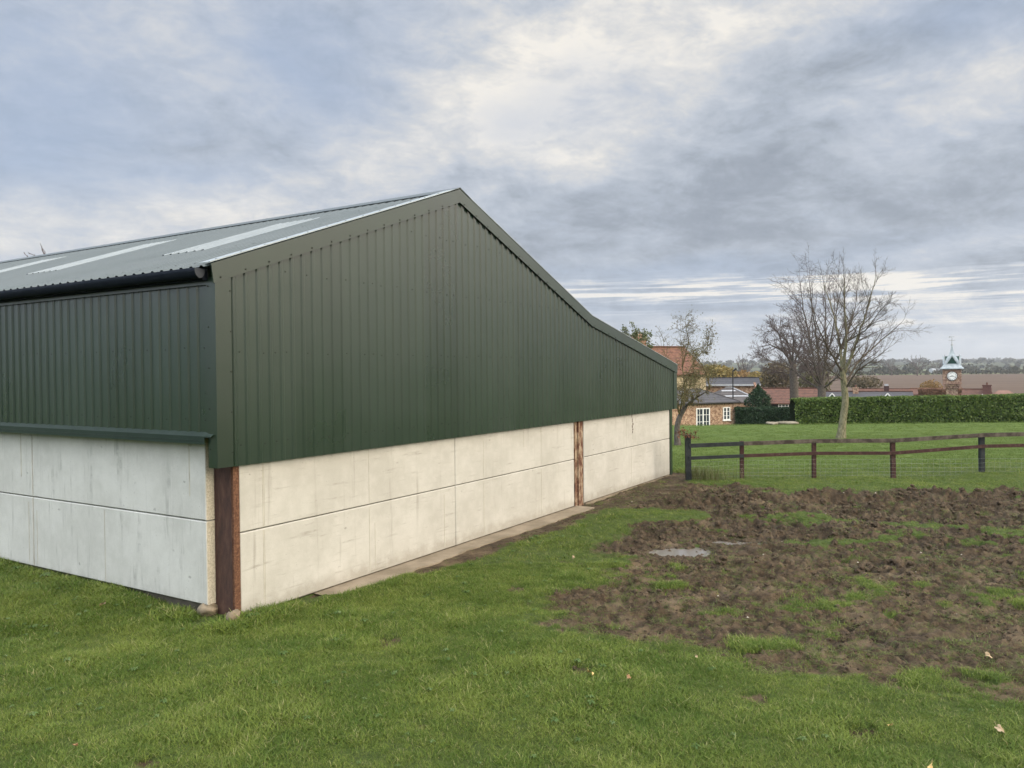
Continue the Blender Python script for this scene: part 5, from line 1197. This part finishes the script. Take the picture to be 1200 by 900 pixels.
for px, py, sx, sy, t, amp in ((800, 342, 150, 8, 0, 2.0), (930, 338, 80, 8, 0, .9), (1070, 331, 120, 9, 0, 1.3), (770, 328, 70, 5, 0, .8), (1180, 350, 80, 6, 0, 1.1), (1130, 372, 90, 5, 0, .7), (740, 365, 70, 5, 0, .7), (1000, 352, 90, 5, 0, .7)):
    gaps = acc(gaps, blob(px, py, sx, sy, t), amp)
gn = noise(nt, comb(nt, az*.09+el*.05, el*2.3, 11.0), 1.0, 6, .62, .3)
light = light+gaps*gn.step(.42, .60)*.85
blue = None
for px, py, sx, sy, t, amp in ((330, 70, 70, 40, -35, .62), (30, 190, 70, 40, 0, .55), (0, 20, 90, 60, 0, .5), (420, 110, 60, 40, -30, .3), (120, 120, 90, 40, 0, .3), (250, 215, 60, 16, 8, .45), (690, 115, 60, 25, 10, .45), (1150, 10, 90, 26, 0, .60), (590, 150, 40, 25, 0, .3), (450, 20, 60, 25, 0, .3), (760, 318, 120, 8, 0, .35), (800, 360, 140, 7, 0, .40), (1080, 135, 50, 22, 0, .3), (1000, 300, 200, 10, 4, .25)):
    blue = acc(blue, blob(px, py, sx, sy, t), amp)
left = az.step(10, -30)
# unseen sky overhead and behind, brightened to light the scene
back = dy.step(.25, -.4); zen = el.step(26, 55)
val = .49+left*.05+light*.58+(nA-.5)*.40+(nC-.5)*.50+(nD-.5)*.95+(nE-.5)*.52-el.step(8, 1)*.09
streak = noise(nt, comb(nt, az*.05, el*1.15, 0.0), 1.0, 6, .62, .35); low = el.step(9, 2.5)
val = val+(streak-.5)*1.15*low-.0
val = val*1.0
col = ramp(nt, val.clamp(), [(0, (.270, .310, .375)), (.22, (.335, .378, .445)), (.42, (.435, .485, .560)), (.60, (.545, .585, .650)), (.78, (.70, .70, .70)), (1, (.93, .885, .81))])
haze = el.step(3.2, .2); col = mixc(nt, haze*.6, col, (.62, .60, .565))
bl = (blue+(nD-.5)*.5+left*.10+(nA-.5)*.3).clamp()*(1.0-haze)
col = mixc(nt, bl*.7, col, (.36, .47, .68))
# sunlit warm clouds round the low sun behind the viewer's right shoulder
sdot = dx*sd.x+dy*sd.y+h*sd.z; glow = sdot.step(.35, 1.0)
col = mixc(nt, glow*.75, col, (1.0, .80, .56))
lowback = back*el.step(13, 2)  # low sky behind the viewer, darkened to stand in for trees not built
aside = az.f('ABSOLUTE').step(38, 62)                          # unseen sky at both sides: brightened above, darkened low to shape the cladding's reflections
st = (1.0+zen*1.75+(aside*1.5+back*.7)*el.step(2, 17)*1.35+glow*.8)*(1.0-(lowback*.8).f('MAXIMUM', aside*el.step(8, -1)*.85))
warm = aside*az.step(20, 70); col = mixc(nt, warm*.28, col, (.80, .74, .62)); cool = aside*az.step(-20, -70); col = mixc(nt, cool*.4, col, (.56, .62, .66))
bg2 = nt.nodes.new('ShaderNodeBackground'); nt.links.new(col, bg2.inputs[0]); nt.links.new(st.k, bg2.inputs[1])
mx = nt.nodes.new('ShaderNodeMixShader'); cov = 1.0-bl*.15; nt.links.new(cov.k, mx.inputs[0]); nt.links.new(bg.outputs[0], mx.inputs[1]); nt.links.new(bg2.outputs[0], mx.inputs[2])
wo = nt.nodes.new('ShaderNodeOutputWorld'); nt.links.new(mx.outputs[0], wo.inputs[0])
S.view_settings.view_transform = 'Standard'; S.view_settings.look = 'None'; S.view_settings.exposure = 0; S.view_settings.gamma = 1
S.cycles.max_bounces = 5; S.cycles.diffuse_bounces = 2; S.cycles.adaptive_threshold = .02; S.cycles.transparent_max_bounces = 8; S.cycles.use_denoising = True

# ---------------------------------------------------------------- the air between here and the hills
m = bpy.data.materials.new('thin_air'); m.use_nodes = True; hn_ = m.node_tree; hn_.nodes.clear()
pv = hn_.nodes.new('ShaderNodeVolumePrincipled'); pv.inputs['Color'].default_value = (.80, .86, .95, 1); pv.inputs['Density'].default_value = 0.00016; pv.inputs['Anisotropy'].default_value = .2
ho = hn_.nodes.new('ShaderNodeOutputMaterial'); hn_.links.new(pv.outputs[0], ho.inputs['Volume'])
mb = MB(); mb.box((-4700, -500, -12), (4700, 5400, 160)); o = mb.build('haze', m); settag(o, kind='stuff')
S.cycles.volume_bounces = 0
